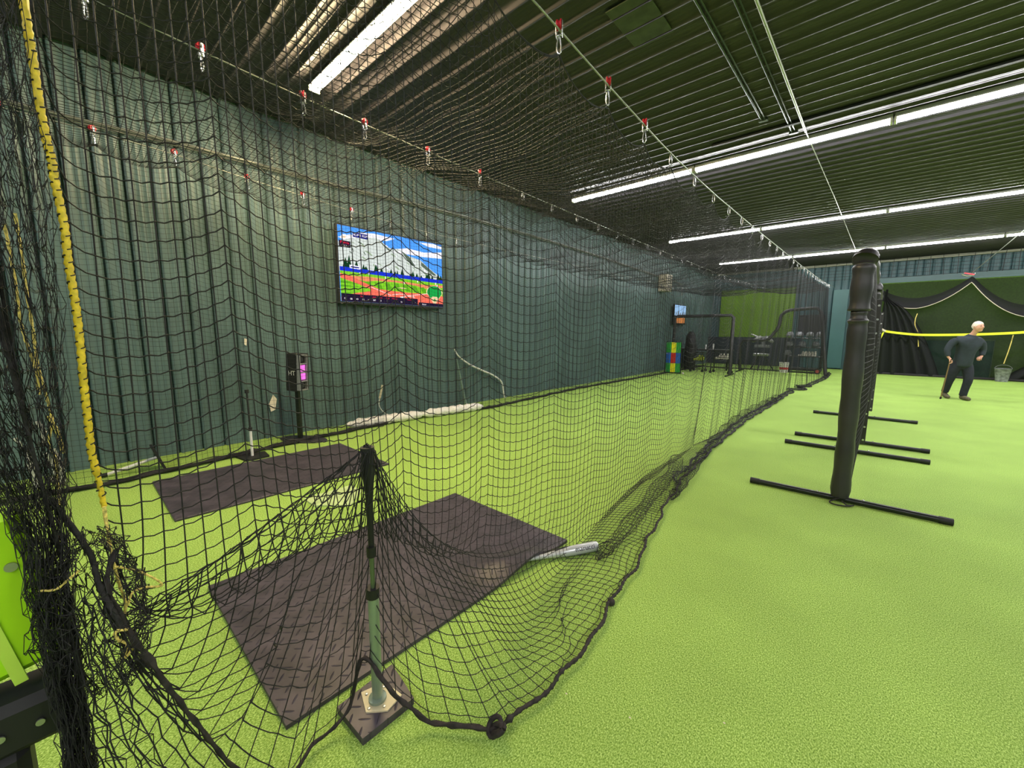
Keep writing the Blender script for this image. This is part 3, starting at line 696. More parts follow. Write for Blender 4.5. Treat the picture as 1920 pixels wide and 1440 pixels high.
tb, rb, Lb = bat('baseball_bat', BATA, BATB, M_bat, 'silver baseball bat on the turf, its handle tucked under the near mat')
for s0, s1, off in ((.45, .62, -.5), (.5, .72, .9), (.66, .9, -1.3)):
    mb = MB(); pts = []
    for k in range(9):
        s = s0 + (s1 - s0) * k / 8; r_ = np.interp(s, [.45, .62, .75, 1], [.017, .0285, .0335, .0335]); a = off + .5 * math.sin(k / 8 * 3)
        pts.append(rb @ Vector((r_ * math.cos(a), r_ * math.sin(a), s * Lb)))
    mb.tube(pts, [.001 + .006 * math.sin(math.pi * k / 8) for k in range(9)], 6); mb.build('dark_stripe', M_dgrey, tb, smooth=True)
bd = (BATB - BATA).normalized(); bn = Vector((.62, -.55, .56)); bn = (bn - bd * bn.dot(bd)).normalized()
bo = text('marucci', .046, bd * (Lb * .84) + bn * .0352, (0, 0, 0), M_dgrey, tb, 'bat_lettering', .0004)
bo.rotation_euler = Matrix((bd, bn.cross(bd), bn)).transposed().to_euler()

# ------------------------------------------------------------------ two padded screens in the aisle
def padded_screen(y0, y1, x, h, label, grp, crease):
    t = thing('padded_screen', label, 'screen', (x, y0, 0), 0, grp); D = y1 - y0; R = .067
    pad = lambda: MB()
    def sleeve(pts, rad, nm, lab=None):
        mb = MB(); P2 = spline(pts, 7); n = len(P2)
        rr = [rad * (1 + .05 * math.sin(i * 1.3) + .035 * math.sin(i * .47 + 1)) * (.90 if i in (0, n - 1) else 1) for i in range(n)]
        mb.tube(P2, rr, 18); o = mb.build(nm, M_black, t, smooth=True)
        if lab: o['label'] = lab
        return o
    sleeve([(.0, 0, .05), (0, 0, .5), (-.004, 0, 1.0), (-.01, 0, crease - .1), (-.012, 0, crease)], R, 'post_pad', 'lower sleeve of the near post pad')
    sleeve([(-.012, 0, crease - .02), (-.012, 0, crease + .06), (-.015, 0, crease + .08)], R * .82, 'post_pad', 'creased taped joint of the pad')
    sleeve([(-.014, 0, crease + .08), (-.014, 0, h - .45), (-.012, 0, h - .16), (-.01, .005, h - .085)], R * 1.08, 'post_pad', 'upper sleeve of the near post pad')
    sleeve([(-.01, -.03, h - .06), (-.005, .1, h - .04), (0, D * .5, h - .07), (0, D - .02, h - .06)], R * 1.2, 'top_pad')
    sleeve([(0, D, .05), (0, D, h * .5), (0, D, h - .1)], R * .95, 'post_pad', 'far post pad')
    mb = MB(); mb.tube([(0, 0, .03), (0, 0, h - .08), (0, D, h - .08), (0, D, .03)], .022, 10); mb.build('frame', M_blackp, t, smooth=True)
    # netting inside the frame and lacing on its grommet strip
    n1, n2 = int(D / .05), int((h - .2) / .05); G = np.zeros((n1 + 1, n2 + 1, 3))
    for i in range(n1 + 1):
        for j in range(n2 + 1):
            u, v = i / n1, j / n2; G[i, j] = (.06 + .05 * math.sin(math.pi * u) * math.sin(math.pi * v), .03 + (D - .06) * u, .12 + (h - .22) * (1 - v))
    net_mesh('netting', G, M_net, t, r=.002, sag=.004)
    mb = MB(); mb.box((.095, D - .075, h / 2 - .06), (.05, .012, h - .42), bev=.004); mb.build('lacing_strip', M_black, t)
    mb = MB(); z = .2
    while z < h - .3:
        mb.lathe([(.006, 0), (.012, 0), (.012, .004), (.006, .004)], 10, (.098, D - .082, z), Matrix.Rotation(math.radians(90), 3, 'X')); z += .16
    g = mb.build('grommets', M_chrome, t, smooth=True); g['kind'] = 'stuff'
    for k, yy_ in enumerate((0, D)):
        mb = MB(); mb.cyl((-.66, yy_ - .02, .028), (.66, yy_ + .02, .028), .025, 14); f = mb.build('foot_bar', M_blackp, t, smooth=True)
        for s in (-1, 1):
            mb = MB(); mb.cyl((s * .61, yy_ + s * .0186, .028), (s * .69, yy_ + s * .021, .028), .028, 14); mb.build('end_cap', M_rub, f, smooth=True)
            mb = MB(); mb.ball((s * .16, yy_ + s * .005, .053), .009, 8, 5); mb.build('bolt', M_chrome, f, smooth=True)
        mb = MB(); mb.cyl((0, yy_, .03), (0, yy_, .12), .03, 12); mb.build('socket', M_blackp, t, smooth=True)
    if crease > 1.5:
        mb = MB(); mb.tube(spline([(.02, -.06, .03), (.06, -.09, .012), (.10, -.06, .012), (.05, -.12, .012), (-.02, -.14, .012), (-.06, -.10, .015), (.0, -.06, .05)], 6), .006, 6); mb.build('tie_cord', M_rope, t, smooth=True)
    return t
padded_screen(4.48, 6.46, -.135, 2.14, 'black padded pitching screen on foot bars in the aisle, nearest the camera', 'padded screens in the aisle', 1.60)
padded_screen(7.06, 9.26, -.10, 2.10, 'black padded pitching screen right behind the nearest padded screen', 'padded screens in the aisle', 1.35)

# ------------------------------------------------------------------ wall screen showing the ball game
def emc(r, g, b, s=1.0): return emis('screen colour', srgb(r, g, b), s)
def big_tv():
    y0, y1, z0, z1 = 2.80, 4.74, 1.88, 3.04; W, H = y1 - y0, z1 - z0
    t = thing('wall_screen', 'large flat wall screen showing a baseball field game', 'television', (XL + .10, y0, z0))
    mb = MB(); mb.box((.0, W / 2, H / 2), (.07, W, H), bev=.008); mb.build('bezel', M_dgrey, t)
    mb = MB(); mb.box((-.05, W / 2, H / 2), (.05, .5, .4)); mb.build('wall_bracket', M_blackp, t)
    X = .037; b = .02
    def q(u, v, d=0): return (X + d, b + (W - 2 * b) * u, b + .02 + (H - 2 * b - .02) * v)
    cols = dict(sky=emc(70, 140, 225, 1.1), cloud=emc(235, 232, 245, 1.0), rock=emc(198, 206, 200, .95), rock2=emc(150, 170, 140, .9), rockd=emc(92, 108, 92, .8), tree=emc(18, 60, 34, .8), fence=emc(24, 48, 190, 1.0), g1=emc(120, 190, 40, 1.0), g2=emc(88, 160, 30, .95), dirt=emc(232, 104, 84, 1.0), dirt2=emc(215, 130, 90, 1.0), white=emc(245, 240, 240, 1), bar=emc(34, 24, 50, .8), green=emc(24, 150, 66, 1.0), navy=emc(20, 24, 110, 1), redt=emc(225, 40, 60, 1), tan=emc(222, 190, 150, 1))
    sc = MB(); mats = list(cols.values()); keys = list(cols)
    lay = [0]
    def P(col, pts):
        lay[0] += 1; sc.cur = keys.index(col); sc.poly([q(u, v, .0002 * lay[0]) for u, v in pts])
    P('sky', [(0, 0), (1, 0), (1, 1), (0, 1)])
    P('cloud', [(.12, .93), (.3, .97), (.5, .955), (.42, .9), (.25, .88)]); P('cloud', [(.48, .80), (.62, .85), (.8, .83), (1, .88), (1, .78), (.8, .76), (.6, .76)]); P('cloud', [(.75, .97), (.9, .99), (1, .97), (1, .93), (.85, .93)])
    P('cloud', [(0, .84), (.1, .9), (.2, .88), (.1, .8)])
    ridge = [(0, .79), (.06, .83), (.12, .86), (.2, .885), (.26, .90), (.31, .92), (.36, .9), (.42, .82), (.48, .80), (.52, .82), (.56, .80), (.63, .74), (.70, .72), (.76, .70), (.83, .62), (.9, .55), (1, .47)]
    P('rock', [(0, .40)] + ridge + [(1, .36)][:1])
    for k in range(46):                                         # creases and scrub on the slopes
        u = rng.uniform(.02, .96); top = np.interp(u, [p[0] for p in ridge], [p[1] for p in ridge]); v = rng.uniform(.44, max(.46, top - .03)); w_ = rng.uniform(.012, .05); h_ = rng.uniform(.015, .05)
        P(rng.choice(['rock2', 'rock2', 'cloud', 'rockd']) if top - v < .2 else rng.choice(['rock2', 'cloud']), [(u, v), (u + w_, v - h_ * .9), (u + w_ * 1.3, v - h_ * .7), (u + w_ * .4, min(v + h_ * .3, top - .01))])
    P('rockd', [(.56, .79), (.63, .735), (.70, .60), (.66, .60), (.6, .70)]); P('rockd', [(.76, .68), (.84, .60), (.93, .50), (.9, .49), (.82, .56), (.76, .62)])
    P('rockd', [(.34, .9), (.42, .81), (.47, .76), (.43, .77), (.38, .83)])
    for u, h_, w_ in ((.05, .16, .06), (.08, .2, .05), (.14, .14, .05), (.2, .1, .04), (.22, .08, .05), (.31, .13, .05), (.36, .09, .04), (.45, .09, .04), (.49, .07, .03), (.51, .08, .03), (.56, .12, .045), (.65, .08, .05), (.67, .11, .04), (.71, .08, .04), (.76, .06, .04), (.82, .09, .05), (.84, .13, .05), (.88, .08, .04), (.95, .13, .05), (.98, .10, .05)):
        b0 = .43 - .02 * u; P('tree', [(u - w_ / 2, b0), (u + w_ / 2, b0), (u + w_ * .2, b0 + h_ * .6), (u, b0 + h_), (u - w_ * .25, b0 + h_ * .55)])
    P('fence', [(0, .40), (1, .37), (1, .43), (0, .46)]); P('cloud', [(.08, .45), (.17, .445), (.17, .49), (.08, .495)]); P('navy', [(.09, .46), (.16, .458), (.16, .475), (.09, .478)])
    P('g1', [(0, .0), (1, .0), (1, .375), (0, .405)])
    P('dirt2', [(0, .345), (.25, .36), (.55, .345), (.8, .33), (1, .35), (1, .31), (.8, .27), (.5, .26), (.3, .28), (.1, .31), (0, .33)])
    P('g1', [(.16, .27), (.30, .315), (.50, .32), (.70, .30), (.84, .25), (.80, .2), (.62, .17), (.4, .19), (.28, .21)])
    for k in range(7):
        u = .2 + k * .09; P('g2', [(u, .30 - abs(k - 3) * .006), (u + .045, .305 - abs(k - 3) * .006), (u + .08, .20), (u + .03, .20)])
    P('tan', [(.50, .245), (.56, .255), (.60, .245), (.55, .235)])
    for k in range(4): P('g2', [(0, .27 - k * .055), (.02, .275 - k * .055), (.2 - k * .02, .24 - k * .035), (0, .245 - k * .055)])
    P('dirt', [(0, .37), (.08, .345), (.2, .27), (.33, .20), (.45, .19), (.62, .185), (.8, .19), (1, .17), (1, 0), (0, 0), (0, .06), (.12, .12), (.25, .16), (.25, .19), (.14, .25), (0, .31)])
    for (a, b2, c, d) in ((.45, .13, .52, .15), (.52, .15, .58, .15), (.42, .11, .44, .07), (.60, .13, .68, .12), (.66, .14, .69, .07), (.48, .09, .56, .085), (.25, .22, .44, .12), (.56, .12, .85, .20)):
        P('white', [(a, b2), (c, d), (c, d + .006), (a, b2 + .006)])
    P('white', [(.53, .115), (.57, .118), (.575, .105), (.55, .095), (.53, .105)])
    for u, v in ((.16, .37), (.24, .38), (.39, .355), (.57, .31), (.71, .355), (.91, .345), (.93, .32)): P('white', [(u, v), (u + .008, v), (u + .008, v + .035), (u, v + .035)])
    arc = [(.90 + .085 * math.cos(a), .215 + .085 * math.sin(a) * 1.3) for a in np.linspace(-.1, math.pi + .1, 14)]
    P('tan', [(.90, .02)] + [(.9 + (u - .9) * 1.1, v + .004) for u, v in arc]); P('green', [(.90, .035)] + arc); P('tan', [(.90, .04), (.945, .125), (.925, .155), (.875, .155), (.855, .125)]); P('green', [(.90, .075), (.918, .10), (.90, .125), (.882, .10)])
    P('bar', [(0, .0), (.71, .0), (.71, .10), (0, .105)]); P('bar', [(.72, 0), (1, 0), (1, .045), (.72, .05)])
    P('white', [(.015, .845), (.03, .88), (.06, .885), (.075, .85), (.05, .82), (.02, .82)]); P('tan', [(.03, .845), (.045, .865), (.06, .85), (.045, .83)])
    P('bar', [(0, .71), (.095, .715), (.095, .80), (0, .80)]); P('navy', [(.115, .87), (.245, .865), (.245, .93), (.115, .935)])
    sc.build('display', mats, t)
    rot = (math.radians(90), 0, math.radians(90)); tx = lambda s, u, v, size, m: text(s, size, (q(u, v, .0002 * lay[0] + .001)), rot, m, t, 'display_text', 0)
    tx('HOME RUN', .18, .90, .05, cols['white']); tx('Points', .047, .775, .055, cols['redt']); tx('161', .047, .73, .05, cols['white'])
    for k, (a, b2) in enumerate((('77', .03), ('88', .08), ('43', .13), ('14', .18), ('1', .225), ('347', .28), ('2', .34), ('7', .40), ('91', .54), ('4', .68))): tx(a, b2, .035, .035, cols['white'])
    for a, b2 in (('Max', .17), ('AVG', .28), ('Last', .34), ('Angle', .405), ('Distance', .47), ('Velocity', .62)): tx(a, b2, .078, .030, cols['redt'])
    tx('Batter', .78, .022, .035, cols['white'])
big_tv()

# ------------------------------------------------------------------ sensor box on its stand, small tees, things along the wall
t = thing('speed_display', 'black sensor box with two pink digit displays on a stand by the wall', 'display', (-5.70, 2.06, 0), math.radians(-8))
mb = MB(); mb.lathe([(.30, 0), (.31, .008), (.30, .016), (.05, .02)], 28); ob = mb.build('base_plate', M_dgrey, t, smooth=True); ob.scale = (.55, 1.15, 1)
mb = MB(); mb.box((0, -.05, .35), (.05, .06, .68), bev=.008); mb.build('post', M_blackp, t)
hd = bpy.data.objects.new('display_head', None)
rt = Matrix.Rotation(math.radians(-3), 3, 'X')
mb = MB(); mb.box((0, -.03, .93), (.20, .20, .50), rt, bev=.012); head = mb.build('head_box', M_rub, t)
mb = MB(); 
for z in (.70, .815, .93, 1.045, 1.16): mb.box((.045, .085, z), (.13, .05, .012), rt)
for s in (-.02, .108): mb.box((s, .085, .93), (.01, .05, .47), rt)
mb.build('front_grille', M_grey, head)
for z, lab in ((.985, 'upper pink digit'), (.875, 'lower pink digit')):
    mb = MB(); mb.box((.045, .0785, z), (.11, .01, .085), rt); d = mb.build('digit_panel', emis('pink digits', srgb(238, 110, 210), 1.0), head); d['label'] = lab
for z in (1.10, .76):
    mb = MB(); mb.lathe([(.03, .0), (.03, .012), (.02, .014)], 16, (.045, .074, z), Matrix.Rotation(math.radians(-90), 3, 'X')); mb.build('speaker_cone', M_dgrey, head, smooth=True)
text('HT', .085, (.102, -.03, .92), (math.radians(90), 0, math.radians(90)), M_white, head, 'lettering')
t.rotation_euler = (0, 0, math.radians(-62))

t = thing('small_tee', 'short batting tee with white lower stem standing between the far mat and the wall', 'batting tee', (-5.33, 1.35, 0))
mb = MB(); mb.prism([(-.12, -.14, 0), (.14, -.10, 0), (.13, .14, 0), (-.10, .16, 0)], (0, 0, .02)); mb.build('base', M_rub, t)
mb = MB(); mb.cyl((0, 0, .02), (0, 0, .34), .014, 12); mb.build('stem', M_white, t, smooth=True)
mb = MB(); mb.cyl((0, 0, .33), (-.02, 0, .76), .010, 12); mb.cyl((-.02, 0, .76), (-.02, 0, .80), .022, 12); mb.cyl((0, 0, .32), (0, 0, .36), .02, 12); mb.build('upper_stem', M_rub, t, smooth=True)
t = thing('fallen_tee', 'batting tee tipped over against the wall, white stem and black base', 'batting tee', (-5.62, .52, 0))
mb = MB(); rt = Matrix.Rotation(math.radians(18), 3, 'X'); mb.box((.02, .03, .13), (.24, .022, .26), rt, bev=.004); mb.build('base', M_rub, t)
mb = MB(); mb.cyl((0.02, .02, .13), (-.03, -.36, .03), .016, 12); mb.build('stem', M_white, t, smooth=True)
mb = MB(); mb.cyl((-.03, -.36, .03), (-.035, -.42, .026), .019, 12); mb.build('rubber_tip', M_rub, t, smooth=True)

for (a, b, lab) in (((-5.80, 2.72), (-5.66, 3.98), 'crumpled white padded roll on the floor by the wall, the nearer one'), ((-5.66, 3.95), (-5.46, 5.20), 'crumpled white padded roll on the floor by the wall, the farther one')):
    a = Vector((*a, 0)); b = Vector((*b, 0)); mb = MB(); n = 26; pts = []; rr = []
    for i in range(n + 1):
        s = i / n; p = a + (b - a) * s; pts.append((p.x + .012 * math.sin(i * 1.1), p.y, .075 + .008 * math.sin(i * 1.7))); rr.append((.072 + .010 * math.sin(i * 2.1)) * min(1, .35 + 6 * min(s, 1 - s)))
    mb.tube(pts, rr, 12); tag(mb.build('white_roll', mat('crumpled white sheet', srgb(226, 222, 218), .6, bump=(22, .8, .03)), smooth=True), lab, 'roll', 'white rolls by the wall')
xw = XL + .09
mb = MB(); pts = [at(a, b, x=xw) for a, b in ((852, 655), (860, 668), (880, 683), (905, 695), (925, 704), (940, 716), (944, 735), (948, 756))]; P2 = spline(pts, 6)
for p in P2: p.z = max(p.z, .02)
mb.tube(P2, [.012 + .008 * math.sin(i / len(P2) * math.pi) for i in range(len(P2))], 8); tag(mb.build('bent_strip', M_white, smooth=True), 'white plastic strip bent in an S against the green wall', 'strip')
mb = MB(); a, b = at(856, 672, x=xw - .02), at(873, 762, x=xw - .02); b.z = .03; mb.tube([a, (a * 2 + b) / 3, (a + b * 2) / 3, b], [.008, .016, .024, .03], 8)
tag(mb.build('hanging_film', mat('clear film', srgb(120, 142, 134), .3), smooth=True), 'faint strip of clear plastic film hanging down the wall under the bent strip', 'film')
t = thing('jump_rope', 'beige handle with thin white cord curling down the wall above the white roll', 'cord', (0, 0, 0))
mb = MB(); mb.tube([at(717, 722, x=xw), at(712, 747, x=xw)], .018, 10); mb.build('handle', M_cream, t, smooth=True)
mb = MB(); pts = [at(712, 747, x=xw), at(711, 760, x=xw), at(719, 772, x=xw), at(735, 780, x=xw)]; pts[-1].z = .06; pts += [Vector((xw + .05, 4.3, .03)), Vector((xw + .06, 5.2, .03))]; mb.tube(spline(pts, 6), .006, 6); mb.build('cord_line', M_white, t, smooth=True)
for nm, pxs, lab in (('tape_scrap', [(512, 740), (519, 748), (516, 768), (508, 772), (504, 758)], 'torn cream tape scrap on the wall left of the sensor box'), ('tape_scrap', [(458, 634), (463, 636), (462, 648), (458, 646)], 'tiny white scrap high on the wall left of the sensor box')):
    mb = MB(); mb.prism([at(a, b, x=XL + .024) for a, b in pxs], (.004, 0, 0)); tag(mb.build(nm, M_tapewhite), lab, 'scrap', 'scraps stuck to the green wall')
t = thing('wall_heater', 'cream ribbed unit heater high on the wall at the far end', 'heater', (XL + .18, 14.9, 2.95))
mb = MB(); mb.box((0, .0, .3), (.3, .5, .6), bev=.01); mb.build('housing', M_cream, t)
mb = MB()
for k in range(6): mb.box((.155, .03, .12 + k * .08), (.02, .36, .02))
mb.build('louvres', M_dgrey, t)
t = thing('small_wall_screen', 'small wall screen showing a blue sky scene at the far end of the green wall', 'television', (XL + .1, 16.1, 1.78))
mb = MB(); mb.box((0, .6, .4), (.06, 1.3, .78), bev=.01); mb.build('bezel', M_rub, t)
mb = MB(); mb.poly([(.032, 0, .36), (.032, 1.2, .36), (.032, 1.2, .76), (.032, 0, .76)]); mb.build('display', emis('screen sky', srgb(150, 190, 230), 1.0), t)
mb = MB()
for k in range(5): mb.poly([(.034, .05 + k * .23, .38), (.034, .25 + k * .23, .38), (.034, .15 + k * .23, .5 + .08 * (k % 2))])
mb.build('display_hills', emis('screen hills', srgb(110, 120, 130), .9), t)
mb = MB(); mb.poly([(.034, .15, .06), (.034, 1.1, .06), (.034, 1.1, .33), (.034, .15, .33)]); mb.build('display_ground', emis('screen ground', srgb(205, 130, 70), .9), t)

# ------------------------------------------------------------------ far end: turf on the wall, screens, carts
yw = YB - .055
def wallpanel(name, x0, x1, z0, z1, m, label, cat, th=.03, y=yw):
    mb = MB(); mb.box(((x0 + x1) / 2, y, (z0 + z1) / 2), (x1 - x0, th, z1 - z0)); return tag(mb.build(name, m), label, cat)
M_turfw = mat('green turf sheet', srgb(104, 138, 40), .9, noise=(30, .12))
wallpanel('turf_panel', at(1350, 590, y=21.1).x, at(1488, 590, y=21.1).x, 1.27, 3.42, M_turfw, 'flat green turf panel on the back wall behind the cage', 'panel')
wallpanel('dark_wall_pad', at(1300, 660, y=20.9).x, at(1500, 660, y=20.9).x, .02, 1.27, mat('navy pad', srgb(34, 44, 54), .7), 'dark navy padding on the back wall below the turf panel', 'pad', .08, 20.95)
wallpanel('turf_backdrop', -.55, 6.5, .02, 3.36, mat('deep green turf sheet', srgb(92, 128, 38), .9, noise=(20, .15)), 'wide green turf backdrop on the back wall at the right', 'panel', .03, 21.1)
wallpanel('door_leaf_panel', at(1558, 600, y=21.1).x, at(1586, 600, y=21.1).x, .05, 3.2, painted_steel('teal paint', srgb(58, 98, 98), .1), 'teal steel panel on the back wall beside the cage end', 'panel', .03, 21.1)
# coarse grid net high on the back wall
mb = MB()
for k in range(40): x = -2.2 + k * .33; mb.tube([(x, 20.6, 3.5), (x + .05 * math.sin(k), 20.6, 4.2)], .009, 4)
for k in range(6): mb.tube([(-2.2 + i * 1.0, 20.6, 3.52 + k * .125 + .02 * math.sin(i * 1.7 + k)) for i in range(14)], .008, 4)
tag(mb.build('grid_net', M_rope), 'coarse dark grid netting high across the back wall', 'net')

def bar_frame(mb, pts, r): mb.tube(pts, r, 10)
def flat_net(parent, poly_fn, n1, n2, r=.003):
    G = np.zeros((n1 + 1, n2 + 1, 3))
    for i in range(n1 + 1):
        for j in range(n2 + 1): G[i, j] = poly_fn(i / n1, j / n2)
    net_mesh('netting', G, M_net, parent, r=r, sag=0)
Y1 = 15.2; a = at(1266, 590, y=Y1); b = at(1376, 590, y=Y1)
t = thing('square_screen', 'black square padded net screen at the far end of the cage', 'screen', (a.x, Y1, 0)); Wd = b.x - a.x; Hh = 2.05
mb = MB(); mb.tube([(0, 0, .05), (0, 0, Hh * .97), (.08, 0, Hh), (Wd - .08, 0, Hh), (Wd, 0, Hh * .97), (Wd, 0, .05)], .055, 12); mb.build('padded_frame', M_black, t, smooth=True)
flat_net(t, lambda u, v: (Wd * u, .03, .1 + (Hh - .12) * v), 32, 38)
for x in (0, Wd):
    mb = MB(); mb.cyl((x, -.5, .03), (x, .5, .03), .026, 8); mb.build('foot_bar', M_blackp, t, smooth=True)
Y2 = 17.4
t = thing('stepped_screen', 'black L-shaped padded pitching screen in front of the helmet rack', 'screen', (0, 0, 0))
pp = [at(a, b, y=Y2) for a, b in ((1387, 694), (1387, 638), (1440, 638), (1460, 614), (1464, 592), (1476, 582), (1532, 577), (1541, 586), (1547, 704))]
pp[0].z = .05; pp[-1].z = .05
pq = [pp[0]]
for a_, b_, c_ in zip(pp[:-2], pp[1:-1], pp[2:]): pq += [b_ + (a_ - b_) * .18, b_ + (c_ - b_) * .12]
mb = MB(); mb.tube(pq + [pp[-1]], .055, 10); mb.build('padded_frame', M_black, t, smooth=True)
def Lf(u, v):
    x = pp[0].x + (pp[-1].x - pp[0].x) * u; top = np.interp(x, [p.x for p in pp[1:8]], [p.z for p in pp[1:8]]); return (x, Y2 + .03, .08 + (top - .08) * v)
flat_net(t, Lf, 44, 30)
for x in (pp[0].x, pp[-1].x):
    mb = MB(); mb.cyl((x, Y2 - .5, .03), (x, Y2 + .5, .03), .026, 8); mb.build('foot_bar', M_blackp, t, smooth=True)

# coloured pitching target leaning by the wall
a = at(1250, 645, y=14.6); b = at(1277, 645, y=14.6); ww = b.x - a.x; hh = 1.12
t = thing('pitching_target', 'pitching target of green, yellow, blue and red pockets at the far wall', 'target', (a.x, 14.6, 0), 0)
mb = MB(); mb.tube([(-.03, .02, .02), (0, .05, hh + .03), (ww, .05, hh + .03), (ww + .03, .02, .02)], .018, 8); mb.tube([(-.03, .02, .03), (ww + .03, .02, .03)], .02, 8); mb.build('frame', M_blackp, t, smooth=True)
tc_ = {'g': mat('pocket green', srgb(40, 160, 60), .6), 'y': mat('pocket yellow', srgb(238, 228, 30), .6), 'b': mat('pocket blue', srgb(30, 100, 190), .6), 'r': mat('pocket red', srgb(200, 40, 30), .6)}
for r_, rowc in enumerate(('gyg', 'brb', 'gyg')):
    for c_, ch in enumerate(rowc):
        mb = MB(); x0 = ww * c_ / 3; z1 = hh - r_ * hh / 3; n = 6
        for k in range(n):
            xa = x0 + ww / 3 * k / n; mb.box((xa + ww / 6 / n, .02 + .01 * (k % 2), z1 - hh / 6), (ww / 3 / n * .92, .012, hh / 3 * .98))
        o = mb.build('pocket_flap', tc_[ch], t); o['label'] = {'g': 'green', 'y': 'yellow', 'b': 'blue', 'r': 'red'}[ch] + ' pocket flap'
# balls
def ball_proto(m): mb = MB(); mb.ball((0, 0, 0), .037, 10, 7); return mb.build('baseball', m, smooth=True)
M_ball = mat('white leather', srgb(226, 220, 208), .6); M_yball = mat('yellow plastic ball', srgb(216, 232, 40), .5)
def cart(x0, x1, y, ztop, label, wheelred=False):
    t = thing('ball_cart', label, 'cart', ((x0 + x1) / 2, y, 0)); w = x1 - x0
    mb = MB()
    for sx in (-1, 1):
        for sy in (-1, 1): mb.cyl((sx * w / 2, sy * .2, .08), (sx * w / 2, sy * .2, ztop), .016, 8)
    for z in (.2, ztop):
        mb.tube([(-w / 2, -.2, z), (w / 2, -.2, z), (w / 2, .2, z), (-w / 2, .2, z)], .014, 8, closed=True)
    mb.build('frame', M_blackp, t, smooth=True)
    mb = MB(); zb = ztop - .32
    for z in np.linspace(zb, ztop, 5): 
        s_ = .75 + .25 * (z - zb) / .32; mb.tube([(-w / 2 * s_, -.19 * s_, z), (w / 2 * s_, -.19 * s_, z), (w / 2 * s_, .19 * s_, z), (-w / 2 * s_, .19 * s_, z)], .006, 5, closed=True)
    for k in range(9):
        x = (-.5 + k / 8) * w; mb.tube([(x, -.19, ztop), (x * .75, -.14, zb), (x * .75, .14, zb), (x, .19, ztop)], .005, 5)
    mb.build('wire_basket', M_blackp, t, smooth=True)
    for sx in (-1, 1):
        for sy in (-1, 1):
            mb = MB(); mb.cyl((sx * w / 2, sy * .2 - .015, .05), (sx * w / 2, sy * .2 + .015, .05), .05, 14); wl = mb.build('wheel', M_rub, t, smooth=True)
            if wheelred: mb = MB(); mb.cyl((sx * w / 2, sy * .2 - .02, .05), (sx * w / 2, sy * .2 + .02, .05), .03, 12); mb.build('hub', M_red, wl, smooth=True)
    return t, zb
def heap(x, y, z, w, d, n, proto, first, label, grp):
    pos = []; tries = 0; lvl = 0
    nx = max(1, int(w / .076)); ny = max(1, int(d / .076)); k = 0
    while k < n:
        for i in range(nx):
            for j in range(ny):
                if k >= n: break
                if lvl and (i < lvl * .5 or j < lvl * .4) : continue
                o = proto if (first and k == 0) else dup(proto)
                o.location = (x - w / 2 + (i + .5) * w / nx + rng.uniform(-.006, .006), y - d / 2 + (j + .5) * d / ny, z + .04 + lvl * .062 + rng.uniform(-.004, .004)); tag(o, label, 'ball', grp); k += 1
        lvl += 1; nx = max(1, nx - 1) if lvl > 1 else nx; ny = max(1, ny - 1) if lvl > 1 else ny
        if lvl > 9: break
Yc = 16.0
x0, x1 = at(1336, 680, y=Yc).x, at(1370, 680, y=Yc).x; tcart, zb = cart(x0, x1, Yc, .82, 'black wire cart full of white balls behind the square screen')
wb = ball_proto(M_ball); heap((x0 + x1) / 2, Yc, zb + .01, (x1 - x0) * .72, .27, 60, wb, True, 'white ball heaped in the cart behind the square screen', 'balls in the cart behind the square screen')
x0, x1 = at(1297, 680, y=Yc).x, at(1319, 680, y=Yc).x; cart(x0, x1, Yc + .1, .72, 'small black wire cart of yellow balls by the pitching target')
yb_ = ball_proto(M_yball); heap((x0 + x1) / 2, Yc + .1, .42, (x1 - x0) * .8, .3, 40, yb_, True, 'yellow ball heaped in the small cart by the pitching target', 'yellow balls in the small cart')
o = dup(wb, (at(1280, 702, z=0).x, at(1280, 702, z=0).y, .037), None, 'single white ball lying on the turf by the pitching target'); o['group'] = ''; del o['group']
# things on and around the bench behind the square screen
t = thing('equipment_bench', 'low dark equipment bench against the far left wall corner', 'bench', (at(1300, 650, y=17.2).x + .15, 17.4, 0))
mb = MB(); mb.box((.3, 0, .78), (1.9, .6, .06), bev=.01); mb.build('worktop', M_dgrey, t)
for s in (-.55, 1.15):
    for q in (-.24, .24): mb = MB(); mb.box((s, q, .375), (.06, .06, .75)); mb.build('leg', M_blackp, t)
for k, (px_, hh_) in enumerate(((1322, .16), (1336, .2))):
    mb = MB(); mb.cyl((0, 0, 0), (0, 0, hh_), .028, 12); mb.cyl((0, 0, hh_), (0, 0, hh_ + .02), .02, 10); o = mb.build('bottle', M_white, smooth=True); o.location = (at(px_, 650, y=17.2).x, 17.3, .81); tag(o, ('short' if k == 0 else 'taller') + ' white bottle standing on the dark equipment bench', 'bottle', 'bottles on the bench')
t = thing('equipment_bag', 'black upright equipment bag beside the pitching target', 'bag', (at(1294, 680, y=16.9).x, 16.8, 0))
mb = MB(); mb.tube([(0, 0, .0), (0, 0, .2), (.02, 0, .9), (0, .02, 1.35), (.02, 0, 1.5)], [.2, .23, .22, .17, .08], 14); mb.build('body', M_rub, t, smooth=True)
mb = MB(); mb.tube(spline([(.05, -.2, 1.2), (.18, -.22, .9), (.1, -.22, .5)], 5), .02, 6); mb.build('strap', M_dgrey, t, smooth=True)
